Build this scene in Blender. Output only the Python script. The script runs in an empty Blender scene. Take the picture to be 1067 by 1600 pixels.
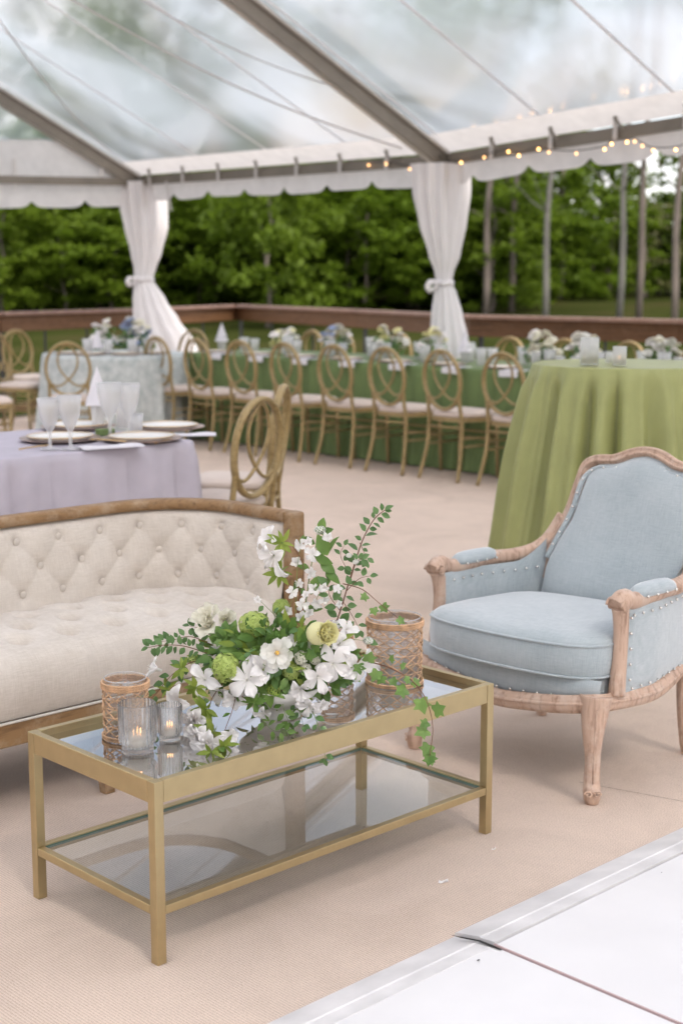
import bpy, bmesh, math, random
from math import sin, cos, pi, radians, sqrt, exp, atan2
from mathutils import Vector, Matrix, Euler
R = random.Random(7)
C = bpy.context.scene.collection
S = bpy.context.scene

# ------------------------------------------------------------------ camera
FPX, CAMH, PITCH = 2262.0, 1.40, radians(9.14)
cam = bpy.data.cameras.new('camera')
cam.sensor_fit = 'VERTICAL'; cam.sensor_height = 36.0
cam.lens = 36.0 * FPX / 1600.0
cam.clip_start = 0.05; cam.clip_end = 800
cam.dof.use_dof = True; cam.dof.focus_distance = 3.35; cam.dof.aperture_fstop = 3.6
camo = bpy.data.objects.new('camera', cam); C.objects.link(camo)
camo.location = (0, 0, CAMH); camo.rotation_euler = (pi/2 - PITCH, 0, 0)
S.camera = camo

# ------------------------------------------------------------------ world
world = bpy.data.worlds.new('World'); S.world = world; world.use_nodes = True
wt = world.node_tree; wn = wt.nodes; wl = wt.links; wn.clear()
SUN_EL, SUN_AZ = radians(48), radians(150)      # azimuth from +Y towards +X
sky = wn.new('ShaderNodeTexSky'); sky.sky_type = 'NISHITA'; sky.sun_disc = False
sky.sun_elevation = SUN_EL; sky.sun_rotation = SUN_AZ; sky.air_density = 1.0; sky.dust_density = 2.0
tc = wn.new('ShaderNodeTexCoord')
mp = wn.new('ShaderNodeMapping'); mp.inputs['Scale'].default_value = (1.0, 1.0, 2.2); mp.inputs['Location'].default_value = (0.3, 0.1, 0.2)
no = wn.new('ShaderNodeTexNoise'); no.inputs['Scale'].default_value = 2.6; no.inputs['Detail'].default_value = 7; no.inputs['Roughness'].default_value = .55
cr = wn.new('ShaderNodeValToRGB'); cr.color_ramp.elements[0].position = .40; cr.color_ramp.elements[1].position = .60
cr.color_ramp.elements[0].color = (.15, .15, .15, 1)
mx = wn.new('ShaderNodeMix'); mx.data_type = 'RGBA'
mx.inputs[7].default_value = (9.4, 9.1, 9.0, 1)
bg = wn.new('ShaderNodeBackground'); bg.inputs['Strength'].default_value = 0.10
wo = wn.new('ShaderNodeOutputWorld')
wl.new(tc.outputs['Generated'], mp.inputs['Vector']); wl.new(mp.outputs[0], no.inputs['Vector']); wl.new(no.outputs[0], cr.inputs[0])
wl.new(cr.outputs[0], mx.inputs[0]); wl.new(sky.outputs[0], mx.inputs[6]); wl.new(mx.outputs[2], bg.inputs[0]); wl.new(bg.outputs[0], wo.inputs[0])

sun = bpy.data.lights.new('sun', 'SUN'); sun.energy = 1.5; sun.angle = radians(13); sun.color = (1, .93, .84)
suno = bpy.data.objects.new('sun', sun); C.objects.link(suno)
sd = Vector((sin(SUN_AZ)*cos(SUN_EL), cos(SUN_AZ)*cos(SUN_EL), sin(SUN_EL)))
suno.rotation_euler = sd.to_track_quat('Z', 'Y').to_euler()

S.view_settings.view_transform = 'Standard'; S.view_settings.look = 'None'
S.view_settings.gamma = 1; S.view_settings.use_curve_mapping = False
S.view_settings.exposure = 1.26
S.render.engine = 'CYCLES'
cy = S.cycles
cy.max_bounces = 10; cy.transparent_max_bounces = 24; cy.diffuse_bounces = 4; cy.glossy_bounces = 5; cy.transmission_bounces = 8
cy.caustics_reflective = False; cy.caustics_refractive = True; cy.use_denoising = True
cy.sample_clamp_indirect = 6

# ------------------------------------------------------------------ helpers
def ray(px, py):
    x = px - 533.5; y = -(py - 800.0)
    c, s = cos(PITCH), sin(PITCH)
    return Vector((x, FPX*c + y*s, -FPX*s + y*c))
def gz(px, py, z):                       # the point of height z that the photograph shows at (px, py)
    d = ray(px, py); t = (z - CAMH)/d.z
    return Vector((0, 0, CAMH)) + d*t
def gy(px, py, y):                       # the point at distance y
    d = ray(px, py); t = y/d.y
    return Vector((0, 0, CAMH)) + d*t

TH = radians(43.9)
U = Vector((cos(TH), sin(TH), 0)); V = Vector((-sin(TH), cos(TH), 0))

class MB:
    def __init__(s): s.v = []; s.f = []; s.sm = []
    def add(s, vs, fs, smooth=False):
        o = len(s.v); s.v += [tuple(p) for p in vs]
        for f in fs: s.f.append([i+o for i in f]); s.sm.append(smooth)
    def box(s, a, b, bev=0.0, M=None):
        x0, y0, z0 = a; x1, y1, z1 = b
        if bev <= 0:
            vs = [(x0,y0,z0),(x1,y0,z0),(x1,y1,z0),(x0,y1,z0),(x0,y0,z1),(x1,y0,z1),(x1,y1,z1),(x0,y1,z1)]
            fs = [(0,3,2,1),(4,5,6,7),(0,1,5,4),(1,2,6,5),(2,3,7,6),(3,0,4,7)]
            if M: vs = [M @ Vector(p) for p in vs]
            s.add(vs, fs)
        else:
            bm = bmesh.new(); bmesh.ops.create_cube(bm, size=1)
            for v in bm.verts: v.co = Vector(((x0+x1)/2+v.co.x*(x1-x0), (y0+y1)/2+v.co.y*(y1-y0), (z0+z1)/2+v.co.z*(z1-z0)))
            bmesh.ops.bevel(bm, geom=list(bm.edges), offset=bev, segments=2, affect='EDGES', profile=.5)
            vs = [v.co.copy() for v in bm.verts]
            if M: vs = [M @ p for p in vs]
            s.add(vs, [[v.index for v in f.verts] for f in bm.faces], False); bm.free()
        return s
    def grid(s, pts, closeu=False, closev=False, smooth=True):
        n = len(pts); m = len(pts[0]); vs = [p for r in pts for p in r]; fs = []
        for i in range(n if closeu else n-1):
            for j in range(m if closev else m-1):
                i2 = (i+1) % n; j2 = (j+1) % m
                fs.append((i*m+j, i*m+j2, i2*m+j2, i2*m+j))
        s.add(vs, fs, smooth); return s
    def tube(s, path, r, n=8, closed=False, caps=True, flat=1.0, up=None, sq=False, smooth=True):
        P = [Vector(p) for p in path]; N = len(P)
        rr = r if isinstance(r, (list, tuple)) else [r]*N
        rings = []; prev = None
        for i in range(N):
            a = P[(i-1) % N] if (closed or i > 0) else P[i]; b = P[(i+1) % N] if (closed or i < N-1) else P[i]
            t = (b-a)
            if t.length < 1e-9: t = Vector((0,0,1))
            t.normalize()
            if prev is None:
                g = Vector(up) if up is not None else (Vector((0,0,1)) if abs(t.z) < .9 else Vector((1,0,0)))
            else: g = prev
            if up is not None: g = Vector(up)
            x = g - t*g.dot(t)
            if x.length < 1e-6: x = Vector((1,0,0)) - t*t.x
            x.normalize(); y = t.cross(x); prev = x
            ring = []
            for k in range(n):
                A = 2*pi*(k+.5)/n if sq else 2*pi*k/n
                q = sqrt(2) if sq else 1
                ring.append(P[i] + x*cos(A)*rr[i]*q + y*sin(A)*rr[i]*flat*q)
            rings.append(ring)
        s.grid(rings, closeu=closed, closev=True, smooth=smooth and not sq)
        if caps and not closed:
            o = len(s.v) - N*n
            s.f.append([o+k for k in range(n)][::-1]); s.sm.append(False)
            s.f.append([o+(N-1)*n+k for k in range(n)]); s.sm.append(False)
        return s
    def lathe(s, prof, n=24, c=(0,0,0), rib=None, smooth=True):
        rings = []
        for (r, z) in prof:
            ring = []
            for k in range(n):
                a = 2*pi*k/n; q = r*(1 + (rib(a, z) if rib else 0))
                ring.append((c[0]+q*cos(a), c[1]+q*sin(a), c[2]+z))
            rings.append(ring)
        s.grid(rings, closev=True, smooth=smooth); return s
    def ball(s, c, r, n=8, m=5, sz=1.0):
        prof = [(r*sin(pi*i/m) if 0 < i < m else r*.01, -r*sz*cos(pi*i/m)) for i in range(m+1)]
        return s.lathe(prof, n, c)
    def tf(s, M): s.v = [tuple(M @ Vector(p)) for p in s.v]; return s
    def mesh(s, name='mesh'):
        me = bpy.data.meshes.new(name); me.from_pydata(s.v, [], s.f); me.polygons.foreach_set('use_smooth', s.sm)
        me.update(); return me

def obj(name, mb, mat, parent=None, **k):
    me = mb if isinstance(mb, bpy.types.Mesh) else mb.mesh(name)
    if mat is not None and len(me.materials) == 0:
        for m in (mat if isinstance(mat, (list, tuple)) else [mat]): me.materials.append(m)
    o = bpy.data.objects.new(name, me); C.objects.link(o)
    if parent: o.parent = parent
    for a, b in k.items():
        if a == 'loc': o.location = b
        elif a == 'rot': o.rotation_euler = b
        elif a == 'scale': o.scale = b
        elif b is not None: o[a] = b
    return o
def thing(name, label, cat, loc=(0,0,0), rz=0, group=None, kind=None):
    o = bpy.data.objects.new(name, None); C.objects.link(o); o.empty_display_size = .1
    o.location = loc; o.rotation_euler = (0, 0, rz)
    if label: o['label'] = label
    if cat: o['category'] = cat
    if group: o['group'] = group
    if kind: o['kind'] = kind
    return o
KIDS = {}
def kids(o): return [c for c in bpy.data.objects if c.parent == o]
def dup(root, loc, rz=0, label=None, group=None, scale=None, tree=None):
    tree = tree or KIDS.get(root.name) or KIDS.setdefault(root.name, [(c, kids(c)) for c in kids(root)])
    r = root.copy(); C.objects.link(r); r.location = loc; r.rotation_euler = (0, 0, rz)
    if label: r['label'] = label
    if group: r['group'] = group
    if scale: r.scale = (scale, scale, scale)
    for ch, gs in tree:
        c = ch.copy(); C.objects.link(c); c.parent = r
        for g in gs:
            d = g.copy(); C.objects.link(d); d.parent = c
    return r

# ------------------------------------------------------------------ materials
def newmat(name):
    m = bpy.data.materials.new(name); m.use_nodes = True; nt = m.node_tree
    return m, nt, nt.nodes['Principled BSDF']
def N(nt, t, **k):
    n = nt.nodes.new(t)
    for a, b in k.items():
        if a in n.inputs: n.inputs[a].default_value = b
        else: setattr(n, a, b)
    return n
def coords(nt, scale=(1,1,1), rot=(0,0,0), kind='Object'):
    t = N(nt, 'ShaderNodeTexCoord'); m = N(nt, 'ShaderNodeMapping')
    m.inputs['Scale'].default_value = scale; m.inputs['Rotation'].default_value = rot
    nt.links.new(t.outputs[kind], m.inputs['Vector']); return m.outputs[0]
def ramp(nt, fac, stops):
    r = N(nt, 'ShaderNodeValToRGB'); e = r.color_ramp.elements
    while len(e) < len(stops): e.new(.5)
    for i, (p, c) in enumerate(stops): e[i].position = p; e[i].color = (*c, 1) if len(c) == 3 else c
    nt.links.new(fac, r.inputs[0]); return r.outputs[0]
def bump(nt, p, h, strength=.3, dist=.002):
    b = N(nt, 'ShaderNodeBump'); b.inputs['Strength'].default_value = strength; b.inputs['Distance'].default_value = dist
    nt.links.new(h, b.inputs['Height']); nt.links.new(b.outputs[0], p.inputs['Normal']); return b
def simple(name, col, rough=.6, metal=0, var=.0, vs=8, spec=None, sheen=0, bmp=0, bs=60, scale=(1,1,1)):
    m, nt, p = newmat(name)
    p.inputs['Base Color'].default_value = (*col, 1); p.inputs['Roughness'].default_value = rough; p.inputs['Metallic'].default_value = metal
    if spec is not None: p.inputs['Specular IOR Level'].default_value = spec
    if sheen: p.inputs['Sheen Weight'].default_value = sheen; p.inputs['Sheen Roughness'].default_value = .5
    if var:
        n = N(nt, 'ShaderNodeTexNoise', Scale=vs, Detail=4.0); nt.links.new(coords(nt, scale), n.inputs['Vector'])
        lo = [c*(1-var) for c in col]; hi = [min(1, c*(1+var)) for c in col]
        nt.links.new(ramp(nt, n.outputs[0], [(.3, lo), (.7, hi)]), p.inputs['Base Color'])
    if bmp:
        n2 = N(nt, 'ShaderNodeTexNoise', Scale=bs, Detail=3.0); nt.links.new(coords(nt, scale), n2.inputs['Vector']); bump(nt, p, n2.outputs[0], bmp)
    return m
def linen(name, c1, c2, scale=1.0, sheen=.25, rough=.85, weave=420):
    m, nt, p = newmat(name)
    a = N(nt, 'ShaderNodeTexNoise', Scale=1.0, Detail=3.0); nt.links.new(coords(nt, (900*scale, 30*scale, 30*scale)), a.inputs['Vector'])
    b = N(nt, 'ShaderNodeTexNoise', Scale=1.0, Detail=3.0); nt.links.new(coords(nt, (40*scale, 40*scale, 700*scale)), b.inputs['Vector'])
    c = N(nt, 'ShaderNodeTexNoise', Scale=5.0, Detail=4.0); nt.links.new(coords(nt), c.inputs['Vector'])
    ad = N(nt, 'ShaderNodeMath', operation='ADD'); nt.links.new(a.outputs[0], ad.inputs[0]); nt.links.new(b.outputs[0], ad.inputs[1])
    ad2 = N(nt, 'ShaderNodeMath', operation='ADD'); nt.links.new(ad.outputs[0], ad2.inputs[0]); nt.links.new(c.outputs[0], ad2.inputs[1])
    mu = N(nt, 'ShaderNodeMath', operation='MULTIPLY'); nt.links.new(ad2.outputs[0], mu.inputs[0]); mu.inputs[1].default_value = .333
    nt.links.new(ramp(nt, mu.outputs[0], [(.38, c1), (.62, c2)]), p.inputs['Base Color'])
    p.inputs['Roughness'].default_value = rough; p.inputs['Sheen Weight'].default_value = sheen; p.inputs['Specular IOR Level'].default_value = .15
    w0 = N(nt, 'ShaderNodeTexNoise', Scale=4.5, Detail=3.0, Distortion=1.2); nt.links.new(coords(nt), w0.inputs['Vector'])
    b1 = bump(nt, p, ad.outputs[0], .25, .0008); b2 = N(nt, 'ShaderNodeBump'); b2.inputs['Strength'].default_value = .35; b2.inputs['Distance'].default_value = .012
    nt.links.new(w0.outputs[0], b2.inputs['Height']); nt.links.new(b2.outputs[0], b1.inputs['Normal'])
    return m
def wood(name, dark, mid, light, sc=(6, 60, 60), rough=.55, wear=.5):
    m, nt, p = newmat(name)
    a = N(nt, 'ShaderNodeTexNoise', Scale=1.0, Detail=6.0, Roughness=.65); nt.links.new(coords(nt, sc), a.inputs['Vector'])
    b = N(nt, 'ShaderNodeTexNoise', Scale=14.0, Detail=5.0, Roughness=.7); nt.links.new(coords(nt), b.inputs['Vector'])
    col = ramp(nt, a.outputs[0], [(.3, dark), (.5, mid), (.72, mid)])
    msk = ramp(nt, b.outputs[0], [(.48, (0,0,0)), (.68, (wear,)*3)])
    mi = N(nt, 'ShaderNodeMix', data_type='RGBA'); nt.links.new(msk, mi.inputs[0]); nt.links.new(col, mi.inputs[6]); mi.inputs[7].default_value = (*light, 1)
    nt.links.new(mi.outputs[2], p.inputs['Base Color']); p.inputs['Roughness'].default_value = rough; p.inputs['Specular IOR Level'].default_value = .3
    bump(nt, p, a.outputs[0], .25, .001); return m
def thin(name, gloss_min, tint, haze=0, hazecol=(.8,.82,.84), rough=.0, trans=.5, fm=1.2):
    """A thin clear sheet: see-through, mirrored more at grazing angles, with a little milkiness."""
    m, nt, p = newmat(name); nt.nodes.remove(p); out = nt.nodes['Material Output']
    tr = N(nt, 'ShaderNodeBsdfTransparent'); tr.inputs[0].default_value = (*tint, 1)
    gl = N(nt, 'ShaderNodeBsdfGlossy'); gl.inputs['Roughness'].default_value = rough; gl.inputs[0].default_value = (.95, .97, 1, 1)
    lw = N(nt, 'ShaderNodeFresnel', IOR=1.5); mul = N(nt, 'ShaderNodeMath', operation='MULTIPLY_ADD'); mul.inputs[1].default_value = fm; mul.inputs[2].default_value = gloss_min; mul.use_clamp = True
    nt.links.new(lw.outputs[0], mul.inputs[0])
    mi = N(nt, 'ShaderNodeMixShader'); nt.links.new(mul.outputs[0], mi.inputs[0]); nt.links.new(tr.outputs[0], mi.inputs[1]); nt.links.new(gl.outputs[0], mi.inputs[2])
    res = mi.outputs[0]
    if haze:
        d = N(nt, 'ShaderNodeBsdfDiffuse'); d.inputs[0].default_value = (*hazecol, 1); t2 = N(nt, 'ShaderNodeBsdfTranslucent'); t2.inputs[0].default_value = (*hazecol, 1)
        m2 = N(nt, 'ShaderNodeMixShader'); m2.inputs[0].default_value = trans; nt.links.new(d.outputs[0], m2.inputs[1]); nt.links.new(t2.outputs[0], m2.inputs[2])
        m3 = N(nt, 'ShaderNodeMixShader'); m3.inputs[0].default_value = haze; nt.links.new(res, m3.inputs[1]); nt.links.new(m2.outputs[0], m3.inputs[2]); res = m3.outputs[0]
        m['haze'] = 1; nt['dummy'] = 0 if False else 0
    nt.links.new(res, out.inputs[0]); return m, nt
def cloth(name, col, trans=.3, rough=.8, var=.06):
    """Thin cloth or petal: diffuse with some light coming through."""
    m, nt, p = newmat(name); out = nt.nodes['Material Output']
    n = N(nt, 'ShaderNodeTexNoise', Scale=9.0, Detail=4.0); nt.links.new(coords(nt), n.inputs['Vector'])
    cc = ramp(nt, n.outputs[0], [(.3, [c*(1-var) for c in col]), (.7, [min(1, c*(1+var)) for c in col])])
    nt.links.new(cc, p.inputs['Base Color']); p.inputs['Roughness'].default_value = rough; p.inputs['Specular IOR Level'].default_value = .2
    if trans:
        t = N(nt, 'ShaderNodeBsdfTranslucent'); nt.links.new(cc, t.inputs[0])
        mi = N(nt, 'ShaderNodeMixShader'); mi.inputs[0].default_value = trans
        nt.links.new(p.outputs[0], mi.inputs[1]); nt.links.new(t.outputs[0], mi.inputs[2]); nt.links.new(mi.outputs[0], out.inputs[0])
    return m
def emis(name, col, s):
    m, nt, p = newmat(name); p.inputs['Base Color'].default_value = (0,0,0,1); p.inputs['Emission Color'].default_value = (*col, 1); p.inputs['Emission Strength'].default_value = s; return m

M = {}
# carpet: a fine ribbed loop pile, slightly soiled
m, nt, p = newmat('carpet')
co = coords(nt, (1,1,1), (0,0,-TH))
wv = N(nt, 'ShaderNodeTexWave', wave_type='BANDS', bands_direction='X', Scale=44.0, Distortion=1.2, Detail=2.0); wv.inputs['Detail Scale'].default_value = 3
nt.links.new(co, wv.inputs['Vector'])
wv2 = N(nt, 'ShaderNodeTexWave', wave_type='BANDS', bands_direction='Y', Scale=62.0, Distortion=1.5, Detail=2.0); nt.links.new(co, wv2.inputs['Vector'])
mu = N(nt, 'ShaderNodeMath', operation='MULTIPLY'); nt.links.new(wv.outputs[1], mu.inputs[0]); nt.links.new(wv2.outputs[1], mu.inputs[1])
fn = N(nt, 'ShaderNodeTexNoise', Scale=260.0, Detail=3.0); nt.links.new(co, fn.inputs['Vector'])
big = N(nt, 'ShaderNodeTexNoise', Scale=2.2, Detail=8.0, Roughness=.68, Distortion=.6); nt.links.new(co, big.inputs['Vector'])
a1 = N(nt, 'ShaderNodeMath', operation='ADD'); nt.links.new(mu.outputs[0], a1.inputs[0]); nt.links.new(fn.outputs[0], a1.inputs[1])
fine = ramp(nt, a1.outputs[0], [(.35, (.46,.355,.285)), (1.05, (.76,.62,.525))])
bigc = ramp(nt, big.outputs[0], [(.28, (.84,.825,.81)), (.5, (.97,.965,.96)), (.72, (1.07,1.06,1.05))])
mi = N(nt, 'ShaderNodeMix', data_type='RGBA', blend_type='MULTIPLY'); mi.inputs[0].default_value = 1
nt.links.new(fine, mi.inputs[6]); nt.links.new(bigc, mi.inputs[7]); nt.links.new(mi.outputs[2], p.inputs['Base Color'])
p.inputs['Roughness'].default_value = .95; p.inputs['Specular IOR Level'].default_value = .1
bump(nt, p, a1.outputs[0], .5, .0015)
M['carpet'] = m
M['white_floor'] = simple('white_floor', (.75,.725,.72), .35, var=.035, vs=4, spec=.3)
M['trim'] = simple('trim', (.68,.65,.64), .5, var=.14, vs=9)
M['crack'] = simple('crack', (.02,.018,.016), .9)
M['seam'] = simple('seam', (.50,.36,.35), .6)
M['gold'] = simple('gold', (.47,.37,.205), .36, metal=.9, var=.05, vs=20)
M['gold2'] = simple('gold_dark', (.20,.17,.11), .5, metal=.5)
M['sofa'] = linen('sofa_linen', (.50,.435,.37), (.66,.595,.53))
M['piping'] = simple('sofa_piping', (.60,.56,.50), .9)
M['button'] = simple('covered_button', (.56,.50,.44), .9)
M['sofawood'] = wood('sofa_wood', (.12,.062,.026), (.25,.145,.066), (.44,.34,.24), wear=.5)
M['chairwood'] = wood('armchair_wood', (.26,.155,.105), (.50,.345,.26), (.66,.56,.49), sc=(60,60,7), wear=.4)
M['blue'] = linen('armchair_linen', (.28,.325,.345), (.42,.455,.47), sheen=.9)
M['nail'] = simple('nail_head', (.75,.72,.68), .22, metal=1)
M['din'] = wood('dining_chair_gold', (.17,.115,.045), (.30,.215,.095), (.42,.32,.17), rough=.42, wear=.4)
M['dseat'] = simple('dining_seat', (.62,.52,.46), .85, var=.05)
M['sage'] = cloth('sage_satin', (.30,.31,.125), 0, .36)
M['green'] = cloth('green_linen', (.125,.175,.065), 0, .6)
M['lilac'] = cloth('lilac_linen', (.435,.40,.455), 0, .7)
M['lace'] = None
M['drape'] = cloth('white_voile', (.90,.87,.87), .22, var=.01)
M['vwhite'] = cloth('white_vinyl', (.72,.69,.68), .42, .5)
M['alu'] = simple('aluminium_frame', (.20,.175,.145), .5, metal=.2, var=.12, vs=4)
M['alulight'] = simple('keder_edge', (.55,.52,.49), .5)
M['strap'] = simple('strap', (.60,.57,.55), .7)
M['rail'] = wood('rail_wood', (.07,.032,.014), (.135,.066,.030), (.22,.13,.08), sc=(3,3,40), wear=.3)
M['railcap'] = wood('rail_cap', (.15,.085,.065), (.24,.145,.11), (.34,.25,.21), sc=(3,3,40), wear=.5)
M['black'] = simple('black_metal', (.02,.02,.02), .5)
M['plate'] = simple('plate', (.80,.77,.73), .25)
M['rim'] = simple('gold_rim', (.62,.42,.20), .3, metal=.8)
M['char'] = simple('charger', (.40,.30,.27), .35, metal=.2)
M['nap'] = cloth('napkin', (.80,.77,.80), .2)
M['wax'] = cloth('wax', (.85,.80,.72), .4, .4)
M['flame'] = emis('flame', (1, .45, .16), 3)
M['bulb'] = emis('bulb', (1, .50, .16), 4.2)
M['bark'] = simple('bark', (.16,.13,.11), .9, var=.3, vs=6, bmp=.6, bs=20, scale=(1,1,.3))
M['palebark'] = simple('pale_bark', (.15,.142,.125), .9, var=.3, vs=5, bmp=.5, bs=20, scale=(1,1,.3))
def leafmat(name, a, b, trans=.35, sc=.35, rough=.55, kind='Object'):
    m, nt, p = newmat(name); out = nt.nodes['Material Output']
    n = N(nt, 'ShaderNodeTexNoise', Scale=sc, Detail=5.0, Roughness=.7); nt.links.new(coords(nt, kind=kind), n.inputs['Vector'])
    oi = N(nt, 'ShaderNodeObjectInfo'); ad = N(nt, 'ShaderNodeMath', operation='MULTIPLY_ADD'); ad.inputs[1].default_value = .35; nt.links.new(oi.outputs['Random'], ad.inputs[0]); nt.links.new(n.outputs[0], ad.inputs[2])
    cc = ramp(nt, ad.outputs[0], [(.38, a), (.95, b)])
    nt.links.new(cc, p.inputs['Base Color']); p.inputs['Roughness'].default_value = rough; p.inputs['Specular IOR Level'].default_value = .3
    t = N(nt, 'ShaderNodeBsdfTranslucent'); nt.links.new(cc, t.inputs[0]); mi = N(nt, 'ShaderNodeMixShader'); mi.inputs[0].default_value = trans
    nt.links.new(p.outputs[0], mi.inputs[1]); nt.links.new(t.outputs[0], mi.inputs[2]); nt.links.new(mi.outputs[0], out.inputs[0]); return m
M['tree'] = leafmat('tree_leaf', (.15,.24,.016), (.25,.36,.034), .6)
M['tree2'] = leafmat('dark_tree_leaf', (.11,.18,.014), (.19,.27,.028), .6)
M['tree3'] = leafmat('olive_tree_leaf', (.10,.11,.04), (.22,.22,.09))
M['leaf'] = leafmat('leaf', (.07,.15,.03), (.19,.30,.07), .25, 12, .4)
M['leafd'] = leafmat('eucalyptus_leaf', (.065,.14,.04), (.16,.27,.10), .2, 12, .45)
M['leafy'] = leafmat('young_leaf', (.16,.24,.03), (.34,.40,.08), .35, 12, .45)
M['ivy'] = leafmat('ivy_leaf', (.07,.16,.03), (.22,.33,.10), .3, 20, .45)
M['vib'] = leafmat('viburnum', (.36,.48,.08), (.66,.74,.28), .35, 60, .5)
M['petal'] = cloth('white_petal', (.93,.89,.87), .22, .5, .03)
M['cream'] = cloth('cream_petal', (.90,.86,.52), .35, .5, .04)
M['creamy'] = cloth('pale_cream_petal', (.87,.84,.72), .35, .5, .04)
M['ivory'] = cloth('ivory_petal', (.86,.84,.78), .3, .5, .03)
M['bluep'] = cloth('blue_petal', (.42,.49,.66), .3, .6, .1)
M['eye'] = simple('flower_eye', (.75,.42,.04), .6)
M['stem'] = simple('brown_stem', (.16,.07,.035), .7)
M['gstem'] = simple('green_stem', (.14,.22,.05), .6)
M['rattan'] = simple('rattan', (.58,.36,.21), .7, var=.3, vs=60, bmp=.4, bs=300)
M['grass'] = None
M['ctop'], _ = thin('smoked_glass', .40, (.50,.52,.50))
M['cshelf'], _ = thin('shelf_glass', .05, (.90,.94,.92), haze=.07, hazecol=(.85,.87,.85), fm=.9)
M['gedge'] = simple('glass_edge', (.10,.25,.20), .15)
M['glass'], _ = thin('thin_glass', .015, (.99,.99,.99), haze=.012, hazecol=(.95,.95,.95), fm=.25)
M['cutglass'], _ = thin('cut_glass', .05, (.985,.98,.975), haze=.30, hazecol=(1,.985,.97), fm=.5, trans=.6)
M['ribthin'], _ = thin('ribbed_thin_glass', .08, (.985,.985,.98), haze=.10, hazecol=(1,.98,.96), rough=.02, fm=.8)
nt_r = M['ribthin'].node_tree; ro = nt_r.nodes['Material Output']; gg = N(nt_r, 'ShaderNodeBsdfGlass', IOR=1.30); gg.inputs['Roughness'].default_value = .03
mr = N(nt_r, 'ShaderNodeMixShader'); mr.inputs[0].default_value = .72; nt_r.links.new(ro.inputs[0].links[0].from_socket, mr.inputs[1]); nt_r.links.new(gg.outputs[0], mr.inputs[2]); nt_r.links.new(mr.outputs[0], ro.inputs[0])
m, nt, p = newmat('ribbed_glass')
p.inputs['Base Color'].default_value = (1,1,1,1); p.inputs['Roughness'].default_value = .02; p.inputs['Transmission Weight'].default_value = 1; p.inputs['IOR'].default_value = 1.42
M['ribbed'] = m
# clear roof vinyl: see-through film with milky wrinkles and a fine scrim
m, nt = thin('clear_vinyl', .0, (.97,.975,.98), rough=.16, haze=.3, hazecol=(.60,.66,.74), trans=.8)
hz = [n for n in nt.nodes if n.type == 'MIX_SHADER'][-1]
trn = [n for n in nt.nodes if n.type == 'BSDF_TRANSPARENT'][0]; first = [n for n in nt.nodes if n.type == 'MIX_SHADER'][0]
rf = N(nt, 'ShaderNodeBsdfRefraction', IOR=1.012); rf.inputs['Roughness'].default_value = .42; rf.inputs[0].default_value = (.93,.935,.95,1)
mrf = N(nt, 'ShaderNodeMixShader'); mrf.inputs[0].default_value = .8; nt.links.new(trn.outputs[0], mrf.inputs[1]); nt.links.new(rf.outputs[0], mrf.inputs[2]); nt.links.new(mrf.outputs[0], first.inputs[1])
n1 = N(nt, 'ShaderNodeTexNoise', Scale=.7, Detail=4.0, Distortion=.8, Roughness=.45); nt.links.new(coords(nt, (1,1,.35), (0,0,.70)), n1.inputs['Vector'])
w1 = N(nt, 'ShaderNodeTexWave', Scale=9.0, Distortion=.4); nt.links.new(coords(nt, (1,1,1), (0,0,.9)), w1.inputs['Vector'])
s1 = N(nt, 'ShaderNodeMath', operation='MULTIPLY_ADD'); nt.links.new(w1.outputs[1], s1.inputs[0]); s1.inputs[1].default_value = .03; nt.links.new(n1.outputs[0], s1.inputs[2])
r1 = ramp(nt, s1.outputs[0], [(.34, (.13,.13,.13)), (.66, (.52,.52,.52))]); nt.links.new(r1, hz.inputs[0])
[n for n in nt.nodes if n.type == 'MATH' and n.operation == 'MULTIPLY_ADD'][0].inputs[1].default_value = .55
M['vinyl'] = m
# lace-over-blue-grey table cloth
m, nt, p = newmat('lace_cloth')
n = N(nt, 'ShaderNodeTexNoise', Scale=14.0, Detail=5.0, Roughness=.7); nt.links.new(coords(nt), n.inputs['Vector'])
nt.links.new(ramp(nt, n.outputs[0], [(.36, (.36,.40,.40)), (.66, (.60,.62,.61))]), p.inputs['Base Color']); p.inputs['Roughness'].default_value = .8
M['lace'] = m
m, nt, p = newmat('grass_ground')
n = N(nt, 'ShaderNodeTexNoise', Scale=.25, Detail=6.0, Roughness=.65); nt.links.new(coords(nt), n.inputs['Vector'])
nt.links.new(ramp(nt, n.outputs[0], [(.35, (.024,.032,.008)), (.55, (.042,.048,.014)), (.75, (.07,.048,.028))]), p.inputs['Base Color']); p.inputs['Roughness'].default_value = 1; p.inputs['Specular IOR Level'].default_value = 0
M['grass'] = m

ORD = ['first','second','third','fourth','fifth','sixth','seventh','eighth','ninth','tenth','eleventh','twelfth']

# ------------------------------------------------------------------ ground, deck, carpet
def ground_z(x, y):
    return -1.1 + max(0, min(1, (y-22)/30))*1.75 + max(0, y-52)*.02
g = MB(); pts = []
ys = [-60,-20,0,10,18,22,26,30,34,38,42,47,52,60,75,100,200,500]
xs = [-400,-120,-60,-40,-25,-15,-8,0,8,15,25,40,60,120,400]
for y in ys: pts.append([(x, y, ground_z(x, y)+.12*sin(x*.21+y*.13)) for x in xs])
g.grid(pts); obj('ground', g, M['grass'], kind='structure')

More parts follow.
